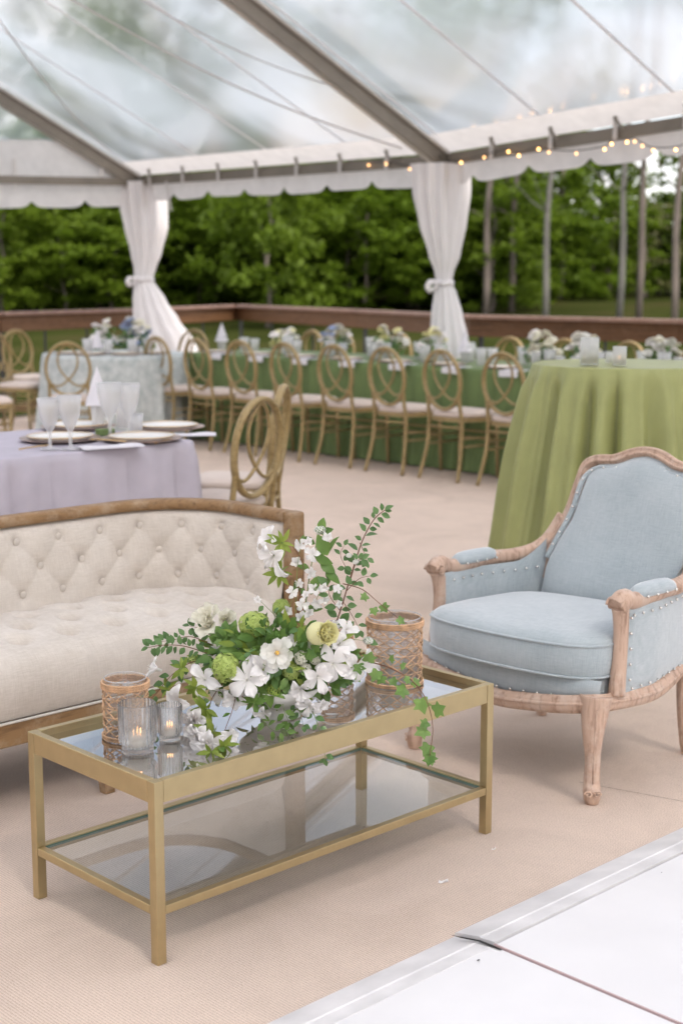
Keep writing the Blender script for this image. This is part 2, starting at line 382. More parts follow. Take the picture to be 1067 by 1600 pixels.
rail_pts = [(-7.5,11.6),(-3.44,14.7),(-2.42,16.4),(-1.38,19.1),(.19,16.0),(1.22,13.6),(2.8,12.05),(6.2,8.6)]
outl = rail_pts + [(9,3),(9,-6),(-10,-6),(-10,9)]
def slab(outline, z0, z1):
    b = MB(); n = len(outline)
    vs = [(x, y, z1) for x, y in outline] + [(x, y, z0) for x, y in outline]
    b.add(vs, [list(range(n))[::-1], [n+i for i in range(n)]] + [(i, (i+1) % n, n+(i+1) % n, n+i) for i in range(n)]); return b
cx, cy0 = -.3, 5.0
obj('deck', slab([(cx+(x-cx)*1.02, cy0+(y-cy0)*1.02) for x, y in outl], -.3, -.012), M['rail'], kind='structure')
obj('carpet_floor', slab([(cx+(x-cx)*.985, cy0+(y-cy0)*.985) for x, y in outl], -.010, 0), M['carpet'], kind='structure')
# a thin dark line for the joint between two carpet widths
cs = MB(); a = gz(905,1222,0.0012); b = gz(1120,1262,0.0012); d = (b-a).normalized(); w = Vector((-d.y, d.x, 0))*.0012
cs.add([a-w, b-w, b+w, a+w], [(0,1,2,3)]); obj('carpet_seam', cs, simple('seam_line', (.24,.19,.155), .95), kind='structure')

# ------------------------------------------------------------------ dance floor
DF = thing('dance_floor', None, None, (.885,3.56,0), TH, kind='structure')     # local x = U, y = V (edge at y=0, floor towards -y)
seam_x = (gz(705,1461,0)-Vector((.885,3.56,0))).dot(U)
def ramp_piece(x0, x1, dy=0, dz=0):
    b = MB(); pr = [(0,.002),(-.004,.006),(-.070,.019),(-.074,.0175),(-.112,.0215),(-.114,.0)]
    for i in range(len(pr)-1):
        (y0, z0), (y1, z1) = pr[i], pr[i+1]
        b.add([(x0,y0+dy,z0+dz),(x1,y0+dy,z0+dz),(x1,y1+dy,z1+dz),(x0,y1+dy,z1+dz)], [(0,3,2,1)])
    for x in (x0, x1): b.add([(x,y+dy,z+dz) for y, z in pr] + [(x,0+dy,0)], [list(range(len(pr)+1))])
    return b
for i, (x0, x1, dy, dz) in enumerate([(seam_x+.004, seam_x+1.219, .0, .002), (seam_x-1.217, seam_x-.006, -.008, 0), (seam_x+1.223, seam_x+2.44, 0, 0), (seam_x-2.44, seam_x-1.221, 0, 0)]):
    obj('edge_ramp', ramp_piece(x0, x1, dy, dz), M['trim'], DF)
for i in range(-2, 2):
    for j in range(3):
        x0 = seam_x + i*1.22 + (.0035 if i != -1 else .0); b = MB()
        x1 = x0 + 1.2130
        y1 = -.1165 - j*1.22; b.box((x0, y1-1.2165, .003), (x1, y1, .0205), .0012); obj('floor_panel', b, M['white_floor'], DF)
b = MB(); b.box((seam_x-2.5, -4, .0005), (seam_x+2.5, -.02, .0025)); obj('underlay', b, M['crack'], DF)
b = MB(); b.box((seam_x-.0035, -1.33, .004), (seam_x-.0005, -.1165, .0235)); obj('joint_strip', b, M['seam'], DF)
# the dark gap where two ramps do not meet
b = MB(); P = [(705,1461),(722,1465),(748,1470),(768,1478),(783,1484)]
q = [gz(x, y, .0225) for x, y in P]; wdt = [.0006,.0035,.0040,.0045,.0025]
vs = []
for i, pnt in enumerate(q): vs += [pnt+U*wdt[i], pnt-U*wdt[i]]
vs = [DF.matrix_basis.inverted() @ v for v in vs]
b.add(vs, [(2*i, 2*i+1, 2*i+3, 2*i+2) for i in range(4)]); obj('gap', b, M['crack'], DF)
b = MB()
for (px, py, s) in ((747,1500,.0030),(1033,1363,.0016)):
    c0 = DF.matrix_basis.inverted() @ gz(px, py, .0226); b.add([(c0.x+s*1.6*cos(k*1.05)*(1+.3*sin(k*3)), c0.y+s*.7*sin(k*1.05), c0.z) for k in range(6)], [tuple(range(6))])
obj('chip', b, M['crack'], DF)
def petal_flake(px, py, s, lab):
    b = MB(); rr = []
    for i in range(4):
        rr.append([(s*(i/3)*cos(k*pi/5)*(1+.25*sin(k*2.3)), s*.7*(i/3)*sin(k*pi/5), .0015+.004*(i/3)**2*(1+sin(k*1.7))) for k in range(10)])
    b.grid(rr, closev=True); c0 = gz(px, py, 0)
    obj('fallen_petal', b, M['petal'], loc=c0, label=lab, category='petal', group='petals dropped on the carpet')
petal_flake(692,1380,.012,'larger white petal lying on carpet in front of the brass table')
petal_flake(771,1329,.005,'tiny white petal scrap on carpet near the table leg')

# ------------------------------------------------------------------ coffee table
CT = thing('coffee_table', 'low brass-framed rectangular coffee table with smoked glass top and clear glass shelf', 'coffee table', (-.378,2.799,0), TH)
L, Wd, Ht, lt = 1.057, .4735, .3955, .023
b = MB(); b.box((0,0,0),(lt,lt,Ht-.001), .0012); leg = b.mesh('leg')
for x, y in ((0,0),(L-lt,0),(0,Wd-lt),(L-lt,Wd-lt)):
    obj('leg', leg, M['gold'], CT, loc=(x, y, 0))
ap = .048
for (a0, b0) in (((lt+.001,.0005,Ht-ap),(L-lt-.001,.018,Ht)), ((lt+.001,Wd-.018,Ht-ap),(L-lt-.001,Wd-.0005,Ht)), ((.0005,lt+.001,Ht-ap),(.018,Wd-lt-.001,Ht)), ((L-.018,lt+.001,Ht-ap),(L-.0005,Wd-lt-.001,Ht))):
    b = MB(); b.box(a0, b0, .0015); obj('apron', b, M['gold'], CT)
b = MB(); z0 = Ht-.016
b.box((.0185,.0185,z0-.003),(L-.0185,Wd-.0185,z0-.001)); obj('glass_ledge', MB().box((.0185,.0185,z0-.004),(.030,Wd-.0185,z0-.0012)), M['gold2'], CT)
obj('glass_ledge', MB().box((L-.030,.0185,z0-.004),(L-.0185,Wd-.0185,z0-.0012)), M['gold2'], CT)
gt = MB(); gt.add([(.0190,.0190,z0),(L-.0190,.0190,z0),(L-.0190,Wd-.0190,z0),(.0190,Wd-.0190,z0)], [(0,1,2,3)]); obj('glass_top', gt, M['ctop'], CT)
GZ = z0 + .0008
zs = .125
for (a0, b0) in (((lt+.001,.001,zs-.019),(L-lt-.001,.019,zs)), ((lt+.001,Wd-.019,zs-.019),(L-lt-.001,Wd-.001,zs)), ((.001,lt+.001,zs-.019),(.019,Wd-lt-.001,zs)), ((L-.019,lt+.001,zs-.019),(L-.001,Wd-lt-.001,zs))):
    b = MB(); b.box(a0, b0, .0012); obj('shelf_rail', b, M['gold'], CT)
gs = MB(); gs.add([(.0195,.0195,zs-.004),(L-.0195,.0195,zs-.004),(L-.0195,Wd-.0195,zs-.004),(.0195,Wd-.0195,zs-.004)], [(0,1,2,3)]); obj('glass_shelf', gs, M['cshelf'], CT)
for a0, b0 in (((.0195,Wd-.0215,zs-.010),(L-.0195,Wd-.0195,zs-.0035)), ((L-.0215,.0195,zs-.010),(L-.0195,Wd-.022,zs-.0035)), ((.0195,.0195,zs-.010),(L-.022,.0215,zs-.0035))):
    obj('glass_edge', MB().box(a0, b0), M['gedge'], CT)
TB = Vector((-.378,2.799,0))

# ------------------------------------------------------------------ sofa
Bc = TB + V*Wd                                   # table back-left corner
SO = thing('tufted_sofa', 'cream linen sofa with button-tufted curved back and weathered wood frame', 'sofa', Bc + U*.50, TH)
HW, DB, YF = .765, 1.04, .47                        # half width, back line, front line (local y)
def upath(hw, db, yf, rad, n=14, ns=60):
    """U-shaped plan path from the right arm end round the back to the left arm end, evenly spaced."""
    raw = [(hw, yf)]
    for i in range(1, 8): raw.append((hw - .03*(i/8)**1.5*0, yf + (db-rad-yf)*i/8))
    for i in range(n+1):
        a = i/n*pi/2; raw.append((hw-rad+rad*cos(a), db-rad+rad*sin(a)))
    for i in range(1, 12): raw.append((hw-rad-(hw-rad)*2*i/12, db))
    raw += [(-x, y) for x, y in raw[:8+n+1][::-1]]
    L_ = [0]
    for i in range(1, len(raw)): L_.append(L_[-1]+math.dist(raw[i], raw[i-1]))
    out = []
    k = 0
    for i in range(ns+1):
        s = L_[-1]*i/ns
        while k < len(raw)-2 and L_[k+1] < s: k += 1
        f = (s-L_[k])/max(1e-9, L_[k+1]-L_[k]); out.append((raw[k][0]+(raw[k+1][0]-raw[k][0])*f, raw[k][1]+(raw[k+1][1]-raw[k][1])*f))
    return out, L_[-1]
def normals(P):
    out = []
    for i in range(len(P)):
        a = P[max(0, i-1)]; b_ = P[min(len(P)-1, i+1)]; t = (b_[0]-a[0], b_[1]-a[1]); l = math.hypot(*t) or 1
        out.append((-t[1]/l, t[0]/l))           # inward
    return out
NS = 340
ptop, ltop = upath(HW-.028, DB-.028, YF+.012, .29, ns=NS)
pbot, lbot = upath(HW-.075, DB-.10, YF+.03, .26, ns=NS)
nt_ = normals(ptop)
TOPZ, SEATZ, RAILZ = .703, .432, .232
def tuft(a, bb, nrow=2):
    bc = max(0, min(nrow, bb)); p_ = a + bc/2; q_ = a - bc/2
    return abs(sin(pi*p_)*sin(pi*q_))
SP = ltop/round(ltop/.152)
rows = []; NT = 60
for i in range(NS+1):
    s = ltop*i/NS; col = []
    for j in range(NT+1):
        t = j/NT; x = pbot[i][0]+(ptop[i][0]-pbot[i][0])*t; y = pbot[i][1]+(ptop[i][1]-pbot[i][1])*t; z = .36+(TOPZ-.03-.36)*t
        bb = (z-.470)/.0775
        h = tuft(s/SP, bb)**.4; rn = round(bb); pa = s/SP-(.5 if rn % 2 else 0); dd = ((pa-round(pa))*SP)**2+((bb-rn)*.0775)**2; pit = exp(-dd/.0011) if 0 <= rn <= 2 else 0
        end = min(1, s/.05, (ltop-s)/.05); end = sqrt(max(0, 1-(1-end)**2))
        top = min(1, max(0, (1-t))/.10); top = sqrt(max(0, 1-(1-top)**2))
        hh = .030 + .0075*h*(1 if 0 < bb < 2 else max(.25, 1-.9*(abs(bb-1)-1))) - .006*pit - .009*exp(-dd/.00022)
        # pits round the buttons
        hh *= end*top
        nx, ny = nt_[i]; col.append((x+nx*hh, y+ny*hh, z))
    rows.append(col)
bk = MB(); bk.grid(rows); obj('tufted_back', bk, M['sofa'], SO)
ob = MB(); op, _ = upath(HW-.012, DB-.012, YF+.012, .30, ns=90)
ob.grid([[(x, y, .23), (x, y, TOPZ-.02)] for x, y in op]); obj('outer_back', ob, M['sofa'], SO)
bt = MB(); bt.ball((0,0,0), .0108, 14, 8, 1.0); btn = bt.mesh('button')
k = 0
for r_ in range(3):
    a = 0 if r_ % 2 == 0 else .5
    while True:
        s = (a)*SP
        if s > ltop-.03: break
        if s > .03:
            i = int(s/ltop*NS); z = .470+.0775*r_; t = (z-.36)/(TOPZ-.39)
            x = pbot[i][0]+(ptop[i][0]-pbot[i][0])*t; y = pbot[i][1]+(ptop[i][1]-pbot[i][1])*t; nx, ny = nt_[i]
            o = obj('button', btn, M['button'], SO, loc=(x+nx*.0215, y+ny*.0215, z)); o.rotation_euler = (0,0,atan2(ny, nx)); o.scale = (.5,1.05,1.05)
        a += 1
# seat: one sprung cushion with shallow tufts and a rolled front
def backy(x):
    ax = abs(x); best = None
    for i in range(len(pbot)):
        if pbot[i][0] >= 0 or True:
            if best is None or abs(pbot[i][0]-x) < abs(best[0]-x) or (abs(pbot[i][0]-x) < .004 and pbot[i][1] > best[1]): best = pbot[i]
    return best[1]
inn, _ = upath(HW-.082, DB-.11, YF+.03, .33, ns=200)
def by(x):
    x = min(abs(x), HW-.083); r = .26; hw = HW-.082; db = DB-.11
    if x < hw-r: return db
    return db-r+sqrt(max(0, r*r-(x-(hw-r))**2))
seat = []
NX = 150
for i in range(NX+1):
    x = -(HW-.084) + 2*(HW-.084)*i/NX; yb = by(x); col = []
    e = 1-abs(x)/(HW-.07); e = min(1, e/.06); e = sqrt(max(0, 1-(1-e)**2))
    ple = 1-.10*exp(-((((x/.155+.5) % 1)-.5)/.035)**2)   # vertical pulls on the front face
    prof = [(YF+.004,.262),(YF-.008,.29),(YF-.014,.33),(YF-.010,.372),(YF+.006,.404),(YF+.032,.424),(YF+.065,.433)]
    for (y, z) in prof: col.append((x, YF+.05+(y-YF-.05)*(.97+.03*ple*1) + .006*(1-ple)*10*.5, z-.03*(1-e)*(z-.26)/.17))
    for j in range(1, 50):
        t = j/49; y = YF+.065+(yb-YF-.065)*t
        a = x/.155; bb = (y-(YF+.13))/.105
        p_, q_ = a+bb/2, a-bb/2
        d1 = .5-abs((p_ % 1)-.5); d2 = .5-abs((q_ % 1)-.5)
        pit = exp(-(d1*d1+d2*d2)/.045) if (bb > -.5 and bb < 4) else 0
        z = .433 + .016*sin(pi*t) - .042*pit - .03*(1-e)
        col.append((x, y, z))
    seat.append(col)
st = MB(); st.grid(seat); obj('seat_cushion', st, M['sofa'], SO)
st = MB(); st.tube([(x*(HW-.06)/10, YF-.002-.004*(1-(x/10)**2), .2585) for x in range(-10, 11)], .004, 6); obj('piping', st, M['piping'], SO)
# wood
fr = MB(); tp, _ = upath(HW-.016, DB-.016, YF+.016, .30, ns=110)
def sweep(mb, path, prof, closed=False):
    nn = normals(path); rings = []
    for i, (x, y) in enumerate(path):
        nx, ny = nn[i]; rings.append([(x+nx*o_, y+ny*o_, z) for o_, z in prof])
    mb.grid(rings, closev=True, smooth=True)
    m_ = len(prof); o0 = len(mb.v)-len(path)*m_
    mb.f.append([o0+k for k in range(m_)]); mb.sm.append(False); mb.f.append([o0+(len(path)-1)*m_+k for k in range(m_)][::-1]); mb.sm.append(False)
rp = []
for a in range(14):
    A = 2*pi*a/14; c_, s_ = cos(A), sin(A); rp.append((.018+math.copysign(abs(c_)**.6, c_)*.030, TOPZ-.016+math.copysign(abs(s_)**.6, s_)*.018))
sweep(fr, tp, rp); obj('top_rail', fr, M['sofawood'], SO)
for sgn in (1, -1):
    b = MB(); b.box((sgn*(HW-.030)-.028, YF-.018, .20), (sgn*(HW-.030)+.028, YF+.026, TOPZ+.001), .009); obj('arm_post', b, M['sofawood'], SO)
b = MB(); b.box((-(HW-.058), YF-.006, RAILZ-.040),(HW-.058, YF+.028, RAILZ+.024), .006); obj('front_rail', b, M['sofawood'], SO)
b = MB(); b.box((-(HW-.06), DB-.06, RAILZ-.035),(HW-.06, DB-.02, RAILZ+.022), .006); obj('back_rail', b, M['sofawood'], SO)
for sgn in (1, -1):
    b = MB(); x = sgn*(HW-.03); b.box((x-.02, YF+.028, RAILZ-.035),(x+.02, DB-.06, RAILZ+.022), .005); obj('side_rail', b, M['sofawood'], SO)
obj('seat_base', MB().box((-(HW-.09), YF+.03, .20),(HW-.09, DB-.12, .36)), M['black'], SO)
for x, y in ((0.02,YF-.005),(HW-.05,YF+.0),(-(HW-.05),YF+.0),(HW-.06,DB-.06),(-(HW-.06),DB-.06)):
    b = MB(); b.tube([(x, y, .198),(x, y-.012, 0)], [.026,.0145], 4, sq=True); obj('leg', b, M['sofawood'], SO)

# ------------------------------------------------------------------ armchair (local x right as one looks at its front... y to the back)
AC = thing('bergere_armchair', 'carved pale wood armchair upholstered in dusty blue with nailhead trim', 'armchair', (.648,4.168,0), TH-pi/2)
def smooth_path(P, n=8, closed=False):
    P = [Vector(p) for p in P]; out = []; m_ = len(P)
    rng = range(m_) if closed else range(m_-1)
    for i in rng:
        p0 = P[(i-1) % m_] if closed or i > 0 else P[0]; p1 = P[i]; p2 = P[(i+1) % m_]; p3 = P[(i+2) % m_] if closed or i+2 < m_ else P[-1]
        for k in range(n):
            t = k/n; out.append(.5*((2*p1)+(-p0+p2)*t+(2*p0-5*p1+4*p2-p3)*t*t+(-p0+3*p1-3*p2+p3)*t**3))
    if not closed: out.append(P[-1])
    return out
def molded(path, w, h, up=(0,0,1), closed=False):
    """A rail with a stepped moulding: a wide bead with a narrower one proud of it."""
    mb = MB(); mb.tube(path, w, 12, flat=h/w, up=up, closed=closed)
    return mb
fx, ff, rx, rb = .322, -.272, .272, .245
base = smooth_path([(-rx,rb,.285),(-fx-.012,.0,.262),(-fx-.004,-.20,.268),(-fx+.005,ff,.276),(-.24,ff-.020,.262),(-.12,ff-.022,.244),(0,ff-.024,.234),(.12,ff-.022,.244),(.24,ff-.020,.262),(fx-.005,ff,.276),(fx+.004,-.20,.268),(fx+.012,0,.262),(rx,rb,.285)], 7)
obj('base_rail', molded(base, .026, .017), M['chairwood'], AC)
b = MB(); b.tube([p+Vector((0,0,.004))+Vector((p.x, p.y, 0)).normalized()*.014 for p in base], .007, 8); obj('rail_moulding', b, M['chairwood'], AC)
b = MB(); b.tube([(-rx,rb,.285),(rx,rb,.285)], .022, 8); obj('back_rail', b, M['chairwood'], AC)
b = MB(); b.box((-fx+.02, ff+.05, .262),(fx-.02, rb, .325)); obj('seat_deck', b, M['blue'], AC)
for sx in (-1, 1):      # cabriole front legs with scroll toes
    b = MB(); x = sx*fx
    path = smooth_path([(x-sx*.002,ff+.012,.295),(x,ff+.004,.25),(x+sx*.004,ff-.006,.20),(x+sx*.002,ff-.002,.12),(x+sx*.001,ff-.001,.06),(x+sx*.006,ff-.006,.032),(x+sx*.004,ff-.004,.0)], 5)
    n_ = len(path); rad = []
    for i in range(n_):
        z = path[i].z; rad.append(.0215 + .023*max(0,(z-.13)/.165)**1.2 + .003*exp(-((z-.035)/.02)**2) - (.003 if z < .008 else 0))
    b.tube(path, rad, 12); lg = obj('front_leg', b, M['chairwood'], AC)
    for q in (-1, 1):
        s_ = MB(); c0 = Vector((x+sx*.006+sx*.0175+q*.0085, ff-.008-.0175+sx*q*.0085, .034)); pts_ = []
        for k in range(26):
            a = k/25*4.2*pi/1.6; r0 = .0105*(1-k/29); pts_.append((c0.x+q*r0*cos(a)*.707, c0.y+sx*q*r0*cos(a)*.707, c0.z+r0*sin(a)))
        s_.tube(pts_, .0028, 6); obj('toe_scroll', s_, M['chairwood'], lg)
    s_ = MB(); s_.tube([(x+sx*.0165, ff-.0165, .06),(x+sx*.0155, ff-.0155, .12),(x+sx*.024, ff-.024,.20),(x+sx*.030, ff-.026,.27)], [.003,.0035,.004,.003], 6); obj('leg_bead', s_, M['chairwood'], lg)
for sx in (-1, 1):      # rear legs sweep back
    b = MB(); path = smooth_path([(sx*rx,rb,.29),(sx*rx,rb-.004,.18),(sx*rx,rb+.012,.06),(sx*(rx+.002),rb+.022,0)], 5)
    b.tube(path, [.024-.007*i/(len(path)-1) for i in range(len(path))], 10); obj('rear_leg', b, M['chairwood'], AC)
AZ = .535
for sx in (-1, 1):      # arm posts and arm rails flowing into the back frame
    x = sx*fx
    post = smooth_path([(x+sx*.010,-.185,.285),(x+sx*.010,-.180,.34),(x+sx*.008,-.172,.40),(x+sx*.007,-.168,.45),(x+sx*.008,-.172,.50),(x+sx*.010,-.180,AZ-.005)], 6)
    b = MB(); b.tube(post, [.0245 - .004*sin(pi*i/(len(post)-1)) for i in range(len(post))], 10); po = obj('arm_post', b, M['chairwood'], AC)
    arm = smooth_path([(x+sx*.010,-.196,AZ-.004),(x+sx*.012,-.165,AZ+.014),(x+sx*.008,-.125,AZ+.002),(x+sx*.004,-.05,AZ+.004),(x+sx*.0,.04,AZ+.008),(x-sx*.012,.13,AZ+.004),(x-sx*.030,.205,AZ+.012),(x-sx*.050,.250,AZ+.034),(sx*.268+.014,.274,AZ+.068),(sx*.256+.027,.296,AZ+.125)], 6)
    rr = [.0245+.0065*exp(-((p.y+.180)/.026)**2) - .004*max(0, (p.y-.1)/.15) for p in arm]
    b = MB(); b.tube(arm, rr, 12, flat=.95); ar = obj('arm_rail', b, M['chairwood'], AC)
    for q in (0, 1):
        c0 = (x+sx*.011, -.196, AZ+.001); s_ = MB(); pts_ = []
        for k in range(24):
            a = k/23*3.0*pi; r0 = .019*(1-k/26); pts_.append((x+sx*.010+(.024 if q else -.024), c0[1]+.006-r0*cos(a), c0[2]+r0*sin(a)))
        s_.tube(pts_, .004, 6); obj('arm_scroll', s_, M['chairwood'], ar)
    # arm pad
    b = MB(); rings = []
    for i in range(15):
        t = i/14; yy = -.115+.195*t; e = sqrt(max(0, 1-(2*t-1)**4)); w_ = .031*e+.001; h_ = .029*e+.001
        rings.append([(x+sx*.003+w_*cos(a_*pi/6), yy, AZ+.014+(h_ if sin(a_*pi/6) > 0 else .010)*sin(a_*pi/6)) for a_ in range(12)])
    b.grid(rings, closev=True); pad = obj('arm_pad', b, M['blue'], AC)
    for k in range(4):
        for q in (-1, 1):
            nb = MB(); nb.ball((x+sx*.003+q*.0315, -.085+.045*k, AZ+.012), .0046, 8, 4); obj('nail', nb, M['nail'], pad)
    # side upholstery
    for (off, nm) in ((.013, 'side_panel_outer'), (-.015, 'side_panel_inner')):
        g_ = []
        for i in range(17):
            t = i/16; yy = -.172 + (.245+.172)*t; col = []
            for j in range(11):
                q = j/10; zb = .285; zt = AZ-.008+.06*max(0, (t-.72)/.28)**1.5; xx = (fx+.004-.058*max(0, t-.35)/.65 - .0*t)
                puff = .010*(1-(2*t-1)**6)*(1-(2*q-1)**6)
                col.append((sx*(xx+off+math.copysign(puff, off)), yy, zb+(zt-zb)*q))
            g_.append(col)
        b = MB(); b.grid(g_); sp = obj('side_panel', b, M['blue'], AC)
        xx0 = fx+.004+off+math.copysign(.002, off)
        for k in range(9):
            t = (k+.3)/9; yy = -.15+.375*t; xx = (fx+.004-.058*max(0, t-.35)/.65)+off+math.copysign(.011, off)
            nb = MB(); nb.ball((sx*xx, yy, AZ-.032), .0046, 8, 4); obj('nail', nb, M['nail'], sp)
            if off > 0:
                nb = MB(); nb.ball((sx*xx, yy, .299), .0046, 8, 4); obj('nail', nb, M['nail'], sp)
        if off > 0:
            for k in range(5):
                nb = MB(); nb.ball((sx*(xx0+.009), -.150, .325+.043*k), .0046, 8, 4); obj('nail', nb, M['nail'], sp)
# seat front band
g_ = []
for i in range(31):
    t = i/30; x = -fx-.006+(2*fx+.012)*t; zb = .246+.030*abs(2*t-1)**1.5; col = []
    for j in range(9):
        q = j/8; col.append((x, ff+.030-.014*sin(pi*min(1, q*.8+.1)) - .030*(1-abs(2*t-1)**6) , zb+(.335-zb)*q))
    g_.append(col)
b = MB(); b.grid(g_); fb = obj('front_band', b, M['blue'], AC)
for k in range(13):
    t = (k+.5)/13; nb = MB(); nb.ball((-fx+.01+(2*fx-.02)*t, ff+.012-.030*(1-abs(2*t-1)**6), .264+.030*abs(2*t-1)**1.5), .0047, 8, 4); obj('nail', nb, M['nail'], fb)
# back: frame outline in the (x, z) plane, leaning
def lean(z): return .225 + (z-.42)*.33
outl_b = [(-.268,.46),(-.270,.53),(-.258,.60),(-.238,.68),(-.226,.76),(-.214,.815),(-.176,.838),(-.110,.845),(-.05,.868),(0,.876)]
outl_b = outl_b + [(-x, z) for x, z in outl_b[:-1][::-1]]; BX = .034
fp = smooth_path([(x+BX*min(1, max(0, z-.5)/.15), lean(z), z) for x, z in outl_b], 6)
b = MB(); b.tube(fp, .0195, 12, flat=.9, up=(0,-1,.3)); bf = obj('back_frame', b, M['chairwood'], AC)
b = MB(); b.tube([p+Vector((0,-.0195,.0)) for p in fp[10:-10]], .0055, 6); obj('frame_bead', b, M['chairwood'], bf)
b = MB(); b.tube([p+Vector((0,-.010,.0))+ (p-Vector((0,p.y,.64))).normalized()*.013 for p in fp[10:-10]], .007, 6); obj('frame_bead', b, M['chairwood'], bf)
def halfw(z):
    for (x0, z0), (x1, z1) in zip(outl_b[:9], outl_b[1:10]):
        if z0 <= z <= z1: return -(x0+(x1-x0)*(z-z0)/(z1-z0))
    return .268 if z < .46 else 0
def ztop(x):
    ax = abs(x); best = .876
    for (x0, z0), (x1, z1) in zip(outl_b[5:9], outl_b[6:10]):
        if -x1 <= ax <= -x0: best = z0+(z1-z0)*(ax+x0)/((-x1)-(-x0)) if x1 != x0 else z1
    return best if ax <= .214 else .815
for (sgn, nm) in ((-1, 'back_cushion'), (1, 'outer_back')):
    g_ = []
    for j in range(41):
        q = j/40; col = []
        for i in range(41):
            t = 2*i/40-1; zt = ztop(t*.2)-.008; z = .40+(zt-.40)*q
            hw = halfw(min(z, .812))-.018; 
            cz = max(0, (z-.78)/.06); hw -= .020*min(1, cz)**2
            x = t*hw+BX*min(1, max(0, z-.5)/.15)
            puff = (.040 if sgn < 0 else .012)*(max(0, 1-t**4)**.5)*(max(0, 1-abs(2*q-1)**5)**.5)
            bulge = (.02 if sgn < 0 else 0)*exp(-((q-.15)/.2)**2)
            col.append((x, lean(z)+sgn*(.006+puff+bulge*(1-t*t)), z))
        g_.append(col)
    b = MB(); b.grid(g_); bc = obj(nm, b, M['blue'], AC)
    if sgn < 0: BCK = bc
nails = smooth_path([(x*.925+BX*min(1, max(0, z-.5)/.15), lean(z)-.030, z-(.022 if z > .8 else 0)-(.006 if z>.86 else 0)) for x, z in outl_b[1:-1]], 12)
acc = 0; last = nails[0]
for p_ in nails:
    acc += (p_-last).length; last = p_
    if acc > .043: acc = 0; nb = MB(); nb.ball(p_, .0047, 8, 4); obj('nail', nb, M['nail'], BCK)
b = MB(); b.tube([p+Vector((0,.004,0)) for p in nails], .0085, 6, flat=.5); obj('welt', b, M['blue'], BCK)
# loose seat cushion, bowed at the front and set slightly askew
def cushion(n=48):
    b = MB(); rings = []
    x0, x1, y0, y1, zb, zt = -.306, .306, -.325, .185, .325, .438
    out_ = []
    for i in range(n):
        a = 2*pi*i/n; c_, s_ = cos(a), sin(a); e = 1/ (abs(c_)**7+abs(s_)**7)**(1/7)
        x = c_*e; y = s_*e
        yy = (y0+y1)/2 + y*(y1-y0)/2
        if y < 0: yy += .040*(x*x)*(-y)
        out_.append((x*(x1-x0)/2*(1 if y < 0 else 1-.12*y), yy))
    cy_ = (y0+y1)/2
    H = []
    levels = [(.001,zb+.004),(.35,zb-.002),(.7,zb-.001),(.94,zb+.004),(.985,zb+.010),(1.0,zb+.020),(1.008,zb+.048),(1.0,zt-.022),(.985,zt-.010),(.94,zt+.002),(.8,zt+.012),(.6,zt+.019),(.35,zt+.0225),(.15,zt+.0235),(.001,zt+.0235)]
    for f, z in levels: rings.append([(x*f, cy_+(y-cy_)*f, z + .004*sin(x*f*9+y*f*5)*(1 if z > zt-.02 else 0)) for x, y in out_])
    b.grid(rings, closev=True); return b, out_, zb, zt, cy_
b, out_, zb, zt, cyc = cushion()
CU = obj('seat_cushion', b, M['blue'], AC, rot=(0,0,radians(3)), loc=(.002,0,0))
for z in (zt-.014, zb+.012):
    pb = MB(); pb.tube([(x*1.0, cyc+(y-cyc)*1.0, z) for x, y in out_], .0038, 6, closed=True); obj('piping', pb, M['blue'], CU)

